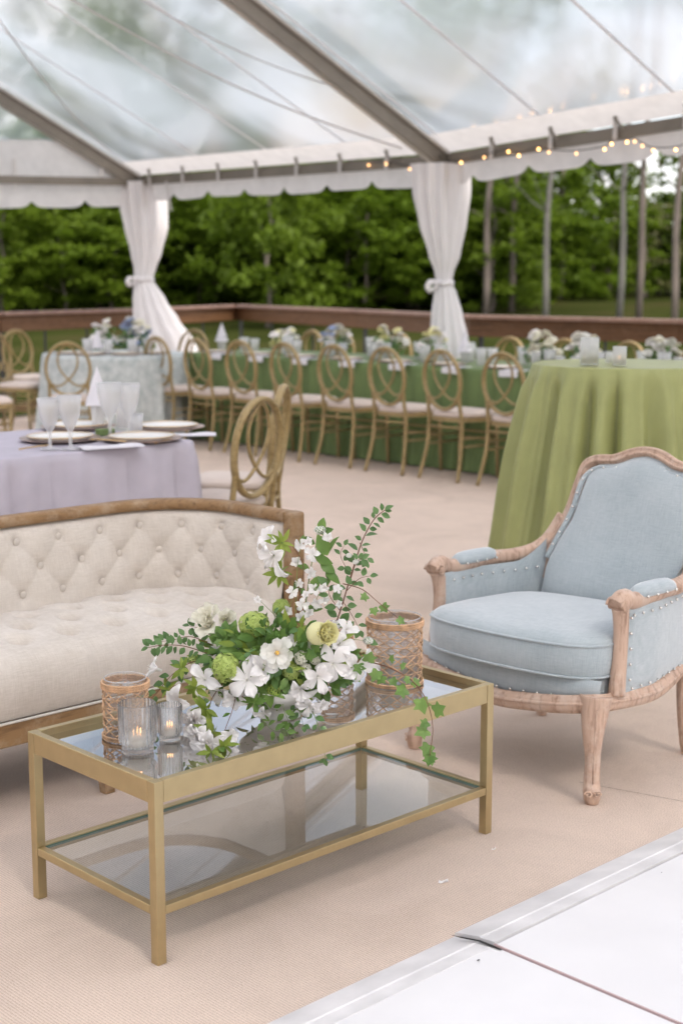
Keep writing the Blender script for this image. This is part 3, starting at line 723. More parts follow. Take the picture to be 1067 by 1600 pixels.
# ------------------------------------------------------------------ dining chair
def ellipse(cx_, cz_, a_, b_, n=40): return [(cx_+a_*cos(2*pi*k/n), cz_+b_*sin(2*pi*k/n)) for k in range(n)]
def make_chair():
    t = thing('dining_chair', 'x', 'chair')
    by_ = lambda z: .185 + (z-.45)*.11              # the back leans
    b = MB(); b.tube([(x, by_(z), z) for x, z in ellipse(0,.705,.172,.205,44)], .019, 8, closed=True, flat=.68, up=(0,1,0)); bh = obj('back_hoop', b, M['din'], t)
    pts_ = smooth_path([(-.150,by_(.575),.600),(-.085,by_(.575),.572),(-.02,by_(.6),.605),(.055,by_(.68),.69),(.078,by_(.77),.78),(.05,by_(.86),.855),(0,by_(.89),.893),(-.05,by_(.86),.855),(-.078,by_(.77),.78),(-.055,by_(.68),.69),(.02,by_(.6),.605),(.085,by_(.575),.572),(.150,by_(.575),.600)], 5)
    b = MB(); b.tube(pts_, .0085, 6); obj('back_loop', b, M['din'], t)
    # seat frame and pad
    def seat_outline(k=1.0):
        o_ = []
        for i in range(28):
            a = 2*pi*i/28; e = 1/(abs(cos(a))**4+abs(sin(a))**4)**.25; x = cos(a)*e; y = sin(a)*e; o_.append((x*(.205-.025*y)*k, -.01+y*.2*k))
        return o_
    b = MB(); so = seat_outline(); b.grid([[(x*.92, y*.92, .415) for x, y in so],[(x,y,.415) for x, y in so],[(x,y,.445) for x, y in so],[(x*.9,y*.9,.446) for x, y in so]], closev=True, smooth=False); obj('seat_frame', b, M['din'], t)
    b = MB(); b.grid([[(x*f, y*f, z) for x, y in so] for f, z in ((.93,.446),(.97,.456),(.96,.474),(.88,.486),(.6,.494),(.02,.497))], closev=True); obj('seat_pad', b, M['dseat'], t)
    for sx in (-1, 1):
        b = MB(); b.tube(smooth_path([(sx*.150,by_(.62),.625),(sx*.152,by_(.5)-.002,.50),(sx*.158,.175,.40),(sx*.165,.190,.22),(sx*.188,.245,0)], 4), [.0135]*17, 8); obj('leg', b, M['din'], t)
        b = MB(); b.tube([(sx*.178,-.165,.42),(sx*.180,-.17,.2),(sx*.182,-.178,0)], [.0145,.0135,.0115], 8); obj('leg', b, M['din'], t)
        for z in (.30,.245):
            b = MB(); b.tube([(sx*.164,.185,z),(sx*.180,-.168,z)], .007, 6); obj('stretcher', b, M['din'], t)
    for (y, z) in ((.182,.375),(-.170,.32),(-.170,.27)):
        b = MB(); b.tube([(-.162,y,z),(.162,y,z)], .008, 6); obj('stretcher', b, M['din'], t)
    return t
chair0 = make_chair(); first_chair = [True]
KIDS[chair0.name] = [(c, kids(c)) for c in kids(chair0)]
def chair(x, y, face, label, group):
    """face: direction (degrees, world) the sitter looks."""
    rz = radians(face)+pi/2
    if first_chair[0]:
        first_chair[0] = False; chair0.location = (x, y, 0); chair0.rotation_euler = (0,0,rz); chair0['label'] = label; chair0['group'] = group; return chair0
    return dup(chair0, (x, y, 0), rz, label, group)
RF = Vector((.70,-.714,0)); NF = Vector((.714,.70,0))         # row direction, towards the table
c7 = Vector((.69,10.09,0))
GN = 'gold oval-back chairs along the near side of the green table'
for k in range(1, 11):
    p_ = c7 + RF*.54*(k-7) + NF*.235
    if k <= 8: lab = ('gold oval-back chair, %s from the left in the near row at the long green table' % ORD[k-1])
    else: lab = 'gold oval-back chair of the near row tucked behind the sage cocktail table' ; 
    if k <= 8: chair(p_.x, p_.y, 45+R.uniform(-3,3), lab, GN)
GF = 'gold oval-back chairs along the far side of the green table'
fk = [.45,1.25,2.6,3.9,5.0,6.1,7.2,8.35,9.9,10.9]
for i, k in enumerate(fk):
    p_ = c7 + RF*.54*(k-7) + NF*(.235+1.62)
    chair(p_.x, p_.y, 225+R.uniform(-5,5), 'gold chair back, %s from the left behind the flowers of the green table' % ORD[i], GF)
# by the lilac table
chair(-.535,6.12, 150, 'nearest gold oval-back chair, right of the lilac table just behind the sofa', 'gold chairs round the lilac table')
chair(-.50,6.74, 172, 'gold chair seen almost edge-on, behind the nearest one beside the lilac table', 'gold chairs round the lilac table')
pz = gz(-40, 1010, 0)
chair(-1.50,6.35, -20, 'gold chair cut off by the left edge of the picture beside the lilac table', 'gold chairs round the lilac table')
# round the lace table
chair(-2.14,11.55, 92, 'gold oval-back chair seen square from behind in front of the lace-covered round table', 'gold chairs round the lace table')
chair(-2.86,13.0, -18, 'gold oval-back chair turned sideways at the left of the lace-covered table', 'gold chairs round the lace table')
chair(-2.98,14.0, -40, 'gold chair with pale seat half hidden behind the sideways one at the lace-covered table', 'gold chairs round the lace table')
chair(-2.78,11.3, 20, 'gold chair cut off at the left edge in front of the lace-covered table', 'gold chairs round the lace table')
chair(-1.55,14.0, -120, 'gold chair at the far side of the lace-covered round table', 'gold chairs round the lace table')

# ------------------------------------------------------------------ draped tables
def drape_mesh(outline, ztop, zbot, flare, amp, nw, seed=0, nz=22, cusp=False):
    """outline: closed list of (x,y) CCW around the origin. Cloth lies flat then falls in folds."""
    rr = random.Random(seed); n = len(outline); b = MB(); ph = [rr.uniform(0, 2*pi) for _ in range(6)]
    L_ = [0]
    for i in range(n): L_.append(L_[-1]+math.dist(outline[i], outline[(i+1) % n]))
    T = L_[-1]; nn = []
    for i in range(n):
        a = outline[(i-1) % n]; c_ = outline[(i+1) % n]; t = (c_[0]-a[0], c_[1]-a[1]); l = math.hypot(*t); nn.append((t[1]/l, -t[0]/l))
    def w(i):
        u = L_[i]/T*2*pi
        v = sin(nw*u+ph[0]+1.1*sin(2*u+ph[1])+.7*sin(5*u+ph[2])) + .45*sin((nw*2+1)*u+ph[3]+sin(3*u+ph[4]))
        return v if not cusp else (1.9*abs(sin(.5*nw*u+ph[0]+.9*sin(2*u+ph[1])+.5*sin(5*u+ph[2])))**.55-1.35) + .35*sin((nw*2+1)*u+ph[3])
    rings = [[(x*f, y*f, ztop) for x, y in outline] for f in (.01,.5,.9,.985)]
    for k in range(nz+1):
        t = k/nz; z = ztop-.004-(ztop-zbot-.004)*t; ring = []
        for i, (x, y) in enumerate(outline):
            q = (.36+.64*t if cusp else .22+.78*t) if k > 1 else .12*k+.03; off = .004*min(1, k/2) + flare*t + amp*q*w(i)*(.75+.25*sin(7*t+ph[5]))
            ring.append((x+nn[i][0]*off, y+nn[i][1]*off, z + (0.004*w(i) if k == nz else 0)))
        rings.append(ring)
    b.grid(rings, closev=True); return b
def circle(r, n=220): return [(r*cos(2*pi*i/n), r*sin(2*pi*i/n)) for i in range(n)]
def rrect(lx, ly, r, step=.012):
    pts_ = []
    for (cx_, cy_, a0) in ((lx/2-r, ly/2-r, 0), (-lx/2+r, ly/2-r, pi/2), (-lx/2+r, -ly/2+r, pi), (lx/2-r, -ly/2+r, 3*pi/2)):
        for k in range(9): a = a0+pi/2*k/8; pts_.append((cx_+r*cos(a), cy_+r*sin(a)))
    out = []
    for i in range(len(pts_)):
        a, c_ = pts_[i], pts_[(i+1) % len(pts_)]; d = math.dist(a, c_); m_ = max(1, int(d/step))
        for k in range(m_): out.append((a[0]+(c_[0]-a[0])*k/m_, a[1]+(c_[1]-a[1])*k/m_))
    return out
def table(name, label, loc, rz, legs, zt, mode='legs'):
    t = thing(name, label, 'table', loc, rz)
    if mode == 'legs':
        b = MB(); lx, ly = legs; b.box((-lx/2,-ly/2,zt-.03),(lx/2,ly/2,zt-.006)); obj('tabletop', b, M['char'], t)
        for sx in (-1,1):
            for sy in (-1,1): obj('leg', MB().tube([(sx*(lx/2-.06), sy*(ly/2-.06), zt-.03),(sx*(lx/2-.06), sy*(ly/2-.06), 0)], .018, 8), M['black'], t)
    else:
        r = legs; obj('tabletop', MB().lathe([(.01,zt-.03),(r,zt-.03),(r,zt-.006),(.01,zt-.006)], 32), M['char'], t)
        obj('post', MB().tube([(0,0,0),(0,0,zt-.03)], .03, 10), M['black'], t); obj('base', MB().lathe([(.01,.0),(.2,.0),(.2,.015),(.01,.03)], 24), M['black'], t)
    return t
# sage cocktail table
HB = Vector((1.115,5.72,0))
table('cocktail_table', 'tall round cocktail table hidden under its sage green cloth', HB, 0, .355, 1.07, 'post')
o = obj('tablecloth', drape_mesh(circle(.362), 1.072, .012, .185, .088, 15, 5, cusp=True), M['sage'], loc=HB, rot=(0,0,.4), label='sage green satin cloth falling in deep folds over the tall cocktail table', category='tablecloth')
# long green table
tc_ = c7 + RF*.54*(5.85-7) + NF*(.235+.30+.56)
LL = .54*12.0
tc_ = c7 + RF*.54*(6.4-7) + NF*(.235+.255+.52)
table('long_dining_table', 'long banquet table hidden under its moss green cloth', tc_, atan2(RF.y, RF.x), (LL-.1,.9), .752)
o = obj('tablecloth', drape_mesh(rrect(LL, 1.0, .03, .02), .756, .012, .055, .040, 56, 8, cusp=True), M['green'], loc=tc_, rot=(0,0,atan2(RF.y, RF.x)), label='moss green floor-length cloth on the long banquet table', category='tablecloth')
# lilac square table
tl = Vector((-.585,5.83,0)) - U*.47 + V*.40
tl = gz(309,688,.752) - U*.455 + V*.425; tl.z = 0
table('square_dining_table', 'small square dining table hidden under its lilac cloth', tl, TH, (.84,.78), .748)
o = obj('tablecloth', drape_mesh(rrect(.90, .85, .035, .012), .752, .012, .065, .030, 15, 31, cusp=True), M['lilac'], loc=tl, rot=(0,0,TH), label='lilac linen cloth over the small square table behind the sofa', category='tablecloth')
# round table under lace
tr_ = Vector((-2.0,12.85,0))
table('round_dining_table', 'round dining table hidden under its grey-white lace cloth', tr_, 0, .58, .752, 'post')
o = obj('tablecloth', drape_mesh(circle(.63,200), .756, .012, .06, .022, 18, 12), M['lace'], loc=tr_, label='grey and white lace cloth on the round table by the railing', category='tablecloth')

# ------------------------------------------------------------------ tableware
def mesh_of(mb, name, mat):
    me = mb.mesh(name); me.materials.append(mat); return me
b = MB(); b.lathe([(.004,.012),(.09,.012),(.105,.016),(.135,.022),(.1365,.0205),(.10,.004),(.004,.004)], 40); ME_plate = mesh_of(b, 'plate', M['plate'])
b = MB(); b.tube([(.1355*cos(2*pi*k/40), .1355*sin(2*pi*k/40), .0215) for k in range(40)], .0022, 6, closed=True); ME_rim = mesh_of(b, 'rim', M['rim'])
b = MB(); b.lathe([(.004,.0),(.12,.0),(.165,.010),(.166,.013),(.118,.005),(.004,.004)], 40); ME_char = mesh_of(b, 'charger', M['char'])
def plate(p, label, group, s=1.0):
    t = thing('dinner_plate', label, 'plate', p, 0, group); t.scale = (s, s, s)
    obj('charger', ME_char, None, t); obj('plate', ME_plate, None, t); obj('rim', ME_rim, None, t); return t
def goblet_mesh():
    rib = lambda a, z: (.035*sin(a*12+z*60) if z > .075 else 0)
    b = MB(); b.lathe([(.001,.0),(.034,.001),(.034,.004),(.010,.008),(.006,.016),(.0055,.05),(.010,.066),(.020,.085),(.033,.115),(.039,.15),(.0415,.185),(.040,.186),(.036,.15),(.030,.115),(.017,.09),(.001,.08)], 48, rib=rib); return b
ME_gob = mesh_of(goblet_mesh(), 'goblet', M['cutglass'])
b = MB(); b.lathe([(.001,0),(.028,0),(.030,.004),(.033,.06),(.038,.12),(.0365,.12),(.031,.06),(.027,.012),(.001,.010)], 36, rib=lambda a, z: .03*sin(a*10)); ME_tum = mesh_of(b, 'tumbler', M['cutglass'])
def glassware(p, kind, label, group, s=1.0):
    o = obj('goblet' if kind == 'g' else 'tumbler', ME_gob if kind == 'g' else ME_tum, None, label=label, category='glass', group=group, loc=p); o.scale = (s, s, s); return o
def napkin(p, rz, label, group, kind='flat', L_=.17):
    b = MB()
    if kind == 'flat':
        g_ = []
        for i in range(9):
            t = i/8; g_.append([((q-.5)*L_*.62+.004*sin(5*t+q*3), (t-.5)*L_*1.5, .003+.010*sin(pi*q)*(.6+.4*sin(9*t))) for q in [j/6 for j in range(7)]])
        b.grid(g_); b.add([(-L_*.31,-L_*.75,.0005),(L_*.31,-L_*.75,.0005),(L_*.31,L_*.75,.0005),(-L_*.31,L_*.75,.0005)], [(3,2,1,0)])
    else:
        h = .17; vs = [(0,0,h),(-.055,-.04,0),(.0,-.05,.0),(.055,-.03,0),(.04,.045,0),(-.05,.04,0)]
        b.add(vs, [(0,1,2),(0,2,3),(0,3,4),(0,4,5),(0,5,1),(5,4,3,2,1)])
    return obj('napkin', b, M['nap'], loc=p, rot=(0,0,rz), label=label, category='napkin', group=group)
# lilac table setting
TLZ = .7555
GL = 'place settings on the lilac table'
for (px, py, lab) in ((95,688,'front left plate with gold rim on the lilac table, behind the goblets'), (222,688,'front right plate with gold rim nearest the corner of the lilac table'), (123,669,'back left plate on the lilac table, behind the two front goblets'), (262,670,'back right plate at the far edge of the lilac table')):
    plate(gz(px, py, TLZ), lab, GL, .98)
for (px, py, s, lab) in ((79,702,1.06,'cut-glass goblet at the front left corner of the lilac table'), (111,702,1.12,'cut-glass goblet second from the left on the lilac table'), (173,684,1.22,'cut-glass goblet standing before the folded napkin on the lilac table'), (202,682,1.18,'cut-glass goblet right of the folded napkin on the lilac table')):
    glassware(gz(px, py, TLZ), 'g', lab, 'cut-glass goblets on the lilac table', s)
for (px, py, s, lab) in ((198,668,1.3,'tall cut-glass tumbler at the back of the lilac table'), (214,680,.75,'short clear tumbler right of the goblets on the lilac table')):
    glassware(gz(px, py, TLZ), 't', lab, 'tumblers on the lilac table', s)
napkin(gz(172,699,TLZ), TH+1.35, 'folded white napkin lying at the front edge of the lilac table', 'napkins on the lilac table')
napkin(gz(290,680,TLZ), TH+.9, 'folded white napkin at the right corner of the lilac table', 'napkins on the lilac table')
napkin(gz(154,668,TLZ)+Vector((0,0,.10)), .3, 'white napkin folded to a standing point in a glass on the lilac table', 'napkins on the lilac table', 'cone')
o = glassware(gz(154,668,TLZ), 't', 'stout tumbler holding the pointed napkin on the lilac table', 'tumblers on the lilac table', .85)
def cutlery(p, rz, lab, group):
    b = MB(); b.tube(smooth_path([(-.09,0,.004),(-.02,0,.006),(.05,0,.005)], 4), [.003]*8+[.0045], 6); b.lathe([(.001,0),(.011,.001),(.012,.004),(.001,.005)], 10, (.068,0,.002)); return obj('gold_spoon', b, M['rim'], loc=p, rot=(0,0,rz), label=lab, category='spoon', group=group)
cutlery(gz(58,700,TLZ), TH+.2, 'gold spoon at the left edge of the lilac table', 'gold cutlery')
cutlery(gz(168,695,TLZ)+Vector((0,0,.014)), TH+1.9, 'gold spoon resting on the front napkin of the lilac table', 'gold cutlery')
cutlery(gz(258,690,TLZ), TH+.5, 'gold spoon right of the front plate on the lilac table', 'gold cutlery')
p_ = gz(165,683,TLZ); b = MB(); b.box((-.04,-.02,0),(.04,.02,.035), .004); obj('favour_box', b, M['green'], loc=p_, rot=(0,0,.2), label='small green box between the plates on the lilac table', category='box')

# votives on the cocktail table
def votive(p, r, h, label, group, lit=True, ribbed=False, n=20):
    t = thing('votive', label, 'candle holder', p, 0, group)
    if ribbed:
        rb_ = .70; nr = 26; rib = lambda a, z: .030*abs(sin(a*nr/2))
        prof = [(.001,0),(r*.80,.0),(r*.83,.004),(r*.83,h*.17),(r*.86,h*.20),(r*.97,h*.225),(r,h*.25),(r,h*.985),(r*.985,h),(r*.93,h),(r*.915,h*.98),(r*.90,h*.26),(r*.74,h*.20),(r*.72,h*.09),(.001,h*.075)]
        rings = []; nn = nr*6
        b = MB()
        for i, (rad, z) in enumerate(prof):
            amp = .06 if 1 <= i <= 7 else 0.0
            rings.append([(rad*(1+amp*(abs(sin(2*pi*k/nn*nr/2))-.5))*cos(2*pi*k/nn), rad*(1+amp*(abs(sin(2*pi*k/nn*nr/2))-.5))*sin(2*pi*k/nn), z) for k in range(nn)])
        b.grid(rings, closev=True); obj('glass', b, M['ribthin'], t); cz = h*.095
        cr_, ch = r*.66, h*.22
        obj('candle', MB().lathe([(.001,cz),(cr_,cz),(cr_,cz+ch),(cr_*.8,cz+ch+.001),(.001,cz+ch-.001)], 24), M['wax'], t)
        cz = cz+ch
    else:
        b = MB(); b.lathe([(.001,0),(r,0),(r,h),(r*.95,h),(r*.93,.008),(.001,.008)], n*2, rib=lambda a, z: .012*sin(a*24)); obj('glass', b, M['cutglass'], t)
        obj('candle', MB().lathe([(.001,.009),(r*.8,.009),(r*.8,h*.32),(.001,h*.32)], 16), M['wax'], t); cz = h*.32
    if lit:
        obj('wick', MB().tube([(0,0,cz),(0,0,cz+.006)], .0007, 5), M['black'], t)
        obj('flame', MB().lathe([(.0005,cz+.004),(.0024,cz+.007),(.0020,cz+.011),(.0003,cz+.016)], 10), M['flame'], t)
    return t
GV = 'ribbed votives on the cocktail table'
votive(gz(920,570,1.0765), .035, .104, 'tallest ribbed glass votive on the sage cocktail table', GV, False)
votive(gz(967,571,1.0765), .026, .072, 'medium glass votive with lit candle on the sage cocktail table', GV)
votive(gz(952,567,1.0765), .016, .042, 'smallest white votive just left of the medium one on the sage cocktail table', GV, False)

# ------------------------------------------------------------------ centrepieces and settings on the long table
bl = MB()
for k in range(9):
    a = 2.399*k; rr_ = .6*sqrt(k/9); c0 = Vector((rr_*cos(a), rr_*sin(a), .25-.3*rr_))
    for q in range(2):
        d = Euler((R.uniform(-.6,.6), R.uniform(-.6,.6), R.uniform(0,3))).to_matrix(); w_ = .42
        bl.add([c0+d@Vector((w_*x, w_*y, .12*(x*x+y*y))) for x, y in ((-1,-.6),(0,-1),(1,-.5),(.9,.6),(0,1),(-1,.7))], [(0,1,2,3,4,5)])
def tint(me, mat):
    m2 = me.copy(); m2.materials.clear(); m2.materials.append(mat); return m2
ME_bl0 = bl.mesh('blossom'); ME_bl = [tint(ME_bl0, M[k]) for k in ('petal','creamy','cream','bluep','ivory')]
fl = MB()
for k in range(60):
    a = R.uniform(0, 2*pi); d = Vector((cos(a), sin(a), R.uniform(-.1,1.2))).normalized(); c0 = d*R.uniform(.4,1.0); c0.z *= .8
    e_ = Euler((R.uniform(0,6), R.uniform(0,6), R.uniform(0,6))).to_matrix(); w_ = .16
    fl.add([c0+e_@Vector((x*w_, y*w_, 0)) for x, y in ((-1.4,0),(0,-.6),(1.4,0),(0,.6))], [(0,1,2,3)])
ME_fol = fl.mesh('greenery'); ME_fol.materials.append(M['leafd'])
def centrepiece(p, label, group, pal, s=.13, tall=0, n=15, flat=1.0):
    t = thing('floral_centrepiece', label, 'flowers', p, R.uniform(0, 6), group)
    b = MB(); b.lathe([(.001,0),(.035,0),(.05,.05),(.045,.06),(.001,.03)], 20); obj('vase', b, M['plate'], t)
    o = obj('greenery', ME_fol, None, t, loc=(0,0,.06)); o.scale = (s*1.15, s*1.15, s*(1.0+tall))
    for k in range(n):
        a = R.uniform(0, 2*pi); el = R.uniform(-.15,1.35); r0 = s*R.uniform(.75,1.05)
        o = obj('blossom', R.choice([ME_bl[i] for i in pal]), None, t, loc=(r0*cos(a)*cos(el)*flat, r0*sin(a)*cos(el)*flat, .09+r0*sin(el)*(1+tall)))
        q = R.uniform(.034,.056); o.scale = (q, q, q); o.rotation_euler = (R.uniform(-.1,1.2), R.uniform(-.4,.4), R.uniform(0,6))
    return t
GC = 'flower centrepieces on the green table'
for i, (k, s, pal, tall, lab) in enumerate([(2.0,.12,[0,2,4],0,'low white and yellow flowers at the left end of the green table'), (3.2,.13,[1,3,0,4],.3,'taller blue and cream flowers left of centre on the green table'), (4.3,.14,[0,1,2,4,3],.2,'blue, yellow and white flower mound at the middle of the green table'), (5.2,.12,[0,2,4],.4,'dark-leaved white and yellow flowers next to the middle mound'), (7.15,.13,[0,1,1],.2,'cream flowers in front of the right curtain on the green table'), (7.9,.12,[4,1,0],.3,'tall cream flowers just right of the right curtain'), (9.1,.13,[4,0,1],.3,'white flowers beside the sage cocktail table, left one'), (9.9,.12,[4,1,4],.3,'cream flowers beside the sage cocktail table, right one')]):
    p_ = c7 + RF*.54*(k-7) + NF*(.235+.255+.50); p_.z = .7575
    centrepiece(p_, lab, GC, pal, s, tall, 18)
centrepiece(tr_+Vector((.18,.0,.7575)), 'cream and blue flowers in the middle of the lace-covered table', 'flower centrepieces on the lace table', [1,3,4,3], .16, .25, 24)
centrepiece(tr_+Vector((-.12,.2,.7575)), 'tall white flowers at the back of the lace-covered table', 'flower centrepieces on the lace table', [0,4,1], .12, .9, 14)
GT = 'tumblers on the green table'; GP = 'plates along the near edge of the green table'; GNp = 'white napkins hanging over the near edge of the green table'
for k in range(1, 11):
    p_ = c7 + RF*.54*(k-7) + NF*(.235+.255+.19); p_.z = .7585
    plate(p_, 'gold-rimmed plate before the %s chair of the near row' % ORD[k-1], GP, .85)
    b = MB(); g_ = []
    for i in range(10):
        t = i/9; yy, zz = (( .13-.15*t/.55, .004) if t < .55 else (-.024-.004*(t-.55), .004-.045*(t-.55)/.45))
        g_.append([((q-.5)*.17, yy+.006*sin(q*7), zz+.002*sin(q*9+i)) for q in [j/6 for j in range(7)]])
    b.grid(g_); e_ = c7 + RF*.54*(k-7+.42) + NF*(.235+.255-.012); e_.z = .7585
    obj('napkin', b, M['nap'], loc=e_, rot=(0,0,atan2(RF.y, RF.x)), label='white napkin over the table edge right of the %s near chair' % ORD[k-1], category='napkin', group=GNp)
    for q, (dx, dn, s) in enumerate(((.32,.36,1.15),(.44,.42,1.0))):
        p_ = c7 + RF*.54*(k-7+dx+R.uniform(-.05,.05)) + NF*(.235+.255+dn); p_.z = .7585
        glassware(p_, 't', '%s cut-glass tumbler right of the plate of the %s near chair at the green table' % (('smaller','larger')[q == 0], ORD[k-1]), GT, s*R.uniform(.9,1.2))
        p_ = c7 + RF*.54*(k-7+dx+.2) + NF*(.235+.255+1.0-dn+.1); p_.z = .7585
        glassware(p_, 't', '%s cut-glass tumbler across the green table from the %s near chair' % (('far','middle')[q], ORD[k-1]), GT, s*R.uniform(.9,1.2))
for (k, lab) in ((5.75,'lit votive candle in a clear glass on the green table, left of the two'), (7.75,'lit votive candle on the green table right of the curtain'), (8.0,'second lit votive just right of the curtain on the green table'),(9.35,'lit votive left of the sage cocktail table')):
    p_ = c7 + RF*.54*(k-7) + NF*(.235+.255+.33); p_.z = .7585
    t = votive(p_, .034, .10, lab, 'votives on the green table')
for (k, dn, lab) in ((.75,.35,'white napkin folded to a point at the left end of the green table'),(5.9,.45,'white napkin standing to a point in the middle of the green table')):
    p_ = c7 + RF*.54*(k-7) + NF*(.235+.255+dn); p_.z = .7585+.09
    napkin(p_, 1.0, lab, 'pointed napkins', 'cone'); glassware(p_-Vector((0,0,.09)), 't', 'cut-glass tumbler under the pointed napkin at the %s of the green table' % ('left end' if k < 2 else 'middle'), GT, 1.1)
napkin(tr_+Vector((-.12,-.2,.757+.05)), .4, 'large white napkin folded to a fan on the lace-covered table', 'pointed napkins', 'cone')
for k in range(4):
    a = -2.6+k*.7; plate(tr_+Vector((.42*cos(a), .42*sin(a), .7575)), 'plate on the lace-covered table, %s from the left' % ORD[k], 'plates on the lace table', .85)
    glassware(tr_+Vector((.3*cos(a+.3), .3*sin(a+.3), .7575)), 't', 'cut-glass tumbler on the lace-covered table, %s from the left' % ORD[k], 'tumblers on the lace table', 1.1)
#PART2
# ------------------------------------------------------------------ deck railing
RG = thing('deck_railing', 'dark stained wooden railing with a flat cap running round the deck edge', 'railing', (0,0,0))
for (x0, y0), (x1, y1) in zip(rail_pts[:-1], rail_pts[1:]):
    a = Vector((x0,y0,0)); d = Vector((x1-x0,y1-y0,0)); l = d.length; d.normalize(); ang = atan2(d.y, d.x)
    Mx = Matrix.Translation(a) @ Matrix.Rotation(ang, 4, 'Z')
    nb_ = max(1, round(l/2.4)); 
    for i in range(nb_):
        p0, p1 = l*i/nb_, l*(i+1)/nb_
        b = MB(); b.box((p0+.002,-.075,1.036),(p1-.002,.075,1.072), .006, Mx); obj('cap_board', b, M['railcap'], RG)
        b = MB(); b.box((p0+.002,-.02,.872),(p1-.002,.022,1.034), .004, Mx); obj('fascia_board', b, M['rail'], RG)
        b = MB(); b.box((p0+.002,-.02,.06),(p1-.002,.022,.13), 0, Mx); obj('bottom_board', b, M['rail'], RG)
        for o_ in (-.065, .065):
            if i == 0 and o_ < 0: continue
            b = MB(); b.box((p0+o_-.018,.03,.0),(p0+o_+.018,.065,1.03), 0, Mx); obj('post', b, M['black'], RG)
        for k in range(1, 3):
            b = MB(); q = p0+(p1-p0)*k/3; b.box((q-.009,-.009,.13),(q+.009,.009,.872), 0, Mx); obj('baluster', b, M['black'], RG)

# ------------------------------------------------------------------ tent
P2 = Vector((-2.17,15.8,0)); EV = Vector((.643,-.766,0)); NV = Vector((-.766,-.643,0)); BAY = 4.69; SL = .48; TR = 6.1
def ez(s):
    for (a, za), (b_, zb_) in (((0,2.45),(BAY,2.385)),((BAY,2.385),(2*BAY,2.60)),((2*BAY,2.60),(3*BAY,2.55)),((3*BAY,2.55),(5*BAY,2.5))):
        if s <= b_+1e-6: return za+(zb_-za)*(s-a)/(b_-a)
    return 2.5
def ridgez(s): return 2.5+SL*TR
def rp_(s, t, dz=0):
    """A point of the roof at s along the eave and t inwards from it."""
    p = P2 + EV*s + NV*t
    z0 = ez(s)
    z = z0+(ridgez(s)-z0)*t/TR if t <= TR else ridgez(s)-(ridgez(s)-2.5)*(t-TR)/TR
    return Vector((p.x, p.y, z+dz))
TE = thing('clear_tent', 'clear-roofed frame tent with metal rafters over the deck', 'tent', (0,0,0))
SEAMS = {0: (.02,.30,.54,.78,.98), 1: (.02,.26,.52,.80,.98), 2: (.02,.26,.5,.75,.98), 3: (.02,.26,.5,.75,.98), 4: (.02,.26,.5,.75,.98)}
for bay in range(5):  # the last bay is out of view, added to even the lighting
    s0, s1 = bay*BAY, (bay+1)*BAY
    for side in (0, 1):
        t0, t1 = (.20, TR) if side == 0 else (TR, 2*TR-.2)
        g_ = [[rp_(s0+(s1-s0)*i/14, t0+(t1-t0)*j/12, .07 + (-.05*sin(pi*i/14)*sin(pi*j/12))) for j in range(13)] for i in range(15)]
        obj('roof_panel', MB().grid(g_), M['vinyl'], TE)
        te0, te1 = (-.05, .20) if side == 0 else (2*TR-.20, 2*TR+.05)
        g_ = [[rp_(s0+(s1-s0)*i/14, te0+(te1-te0)*j/3, .07) for j in range(4)] for i in range(15)]
        obj('roof_border', MB().grid(g_), M['vwhite'], TE)
        for f in SEAMS[bay]:
            s = s0+BAY*f; w_ = .017
            n_ = 12; g_ = []
            for j in range(n_+1):
                t = t0+(t1-t0)*j/n_; dz = .066-.05*sin(pi*f)*sin(pi*j/n_); g_.append([rp_(s-w_, t, dz), rp_(s+w_, t, dz)])
            obj('seam', MB().grid(g_), M['vwhite'], TE)
def beam(a, b_, w, h, up=(0,0,1)):
    d = (b_-a).normalized(); x = d.cross(Vector(up)).normalized(); z = x.cross(d).normalized(); mb = MB()
    vs = [p+x*sx*w/2+z*sz*h/2 for p in (a, b_) for sx, sz in ((-1,-1),(1,-1),(1,1),(-1,1))]
    mb.add(vs, [(0,1,2,3)[::-1],(4,5,6,7),(0,1,5,4),(1,2,6,5),(2,3,7,6),(3,0,4,7)]); return mb
for k in range(6):
    s = k*BAY
    for side in (0, 1):
        a = rp_(s, .0 if side == 0 else 2*TR, -.045); b_ = rp_(s, TR, -.045)
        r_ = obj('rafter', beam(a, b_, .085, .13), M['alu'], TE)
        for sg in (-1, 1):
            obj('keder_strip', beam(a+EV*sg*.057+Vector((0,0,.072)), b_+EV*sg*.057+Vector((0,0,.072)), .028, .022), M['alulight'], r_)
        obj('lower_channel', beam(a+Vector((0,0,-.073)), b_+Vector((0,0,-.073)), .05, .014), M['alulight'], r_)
    for side in (0, 1):
        p = P2+EV*s+NV*(0 if side == 0 else 2*TR)
        obj('tent_post', MB().tube([(p.x,p.y,0),(p.x,p.y,(ez(s) if side == 0 else 2.5)-.02)], .035, 10), M['alu'], TE)
        b = MB(); q = rp_(s, 0 if side == 0 else 2*TR, -.06); b.ball(q, .075, 10, 6); obj('corner_joint', b, M['alu'], TE)
for k in range(5):
    for t in (0, TR, 2*TR):
        obj('eave_beam' if t != TR else 'ridge_beam', beam(rp_(k*BAY+.05, t, -.02), rp_((k+1)*BAY-.05, t, -.02), .06, .085), M['alu'], TE)
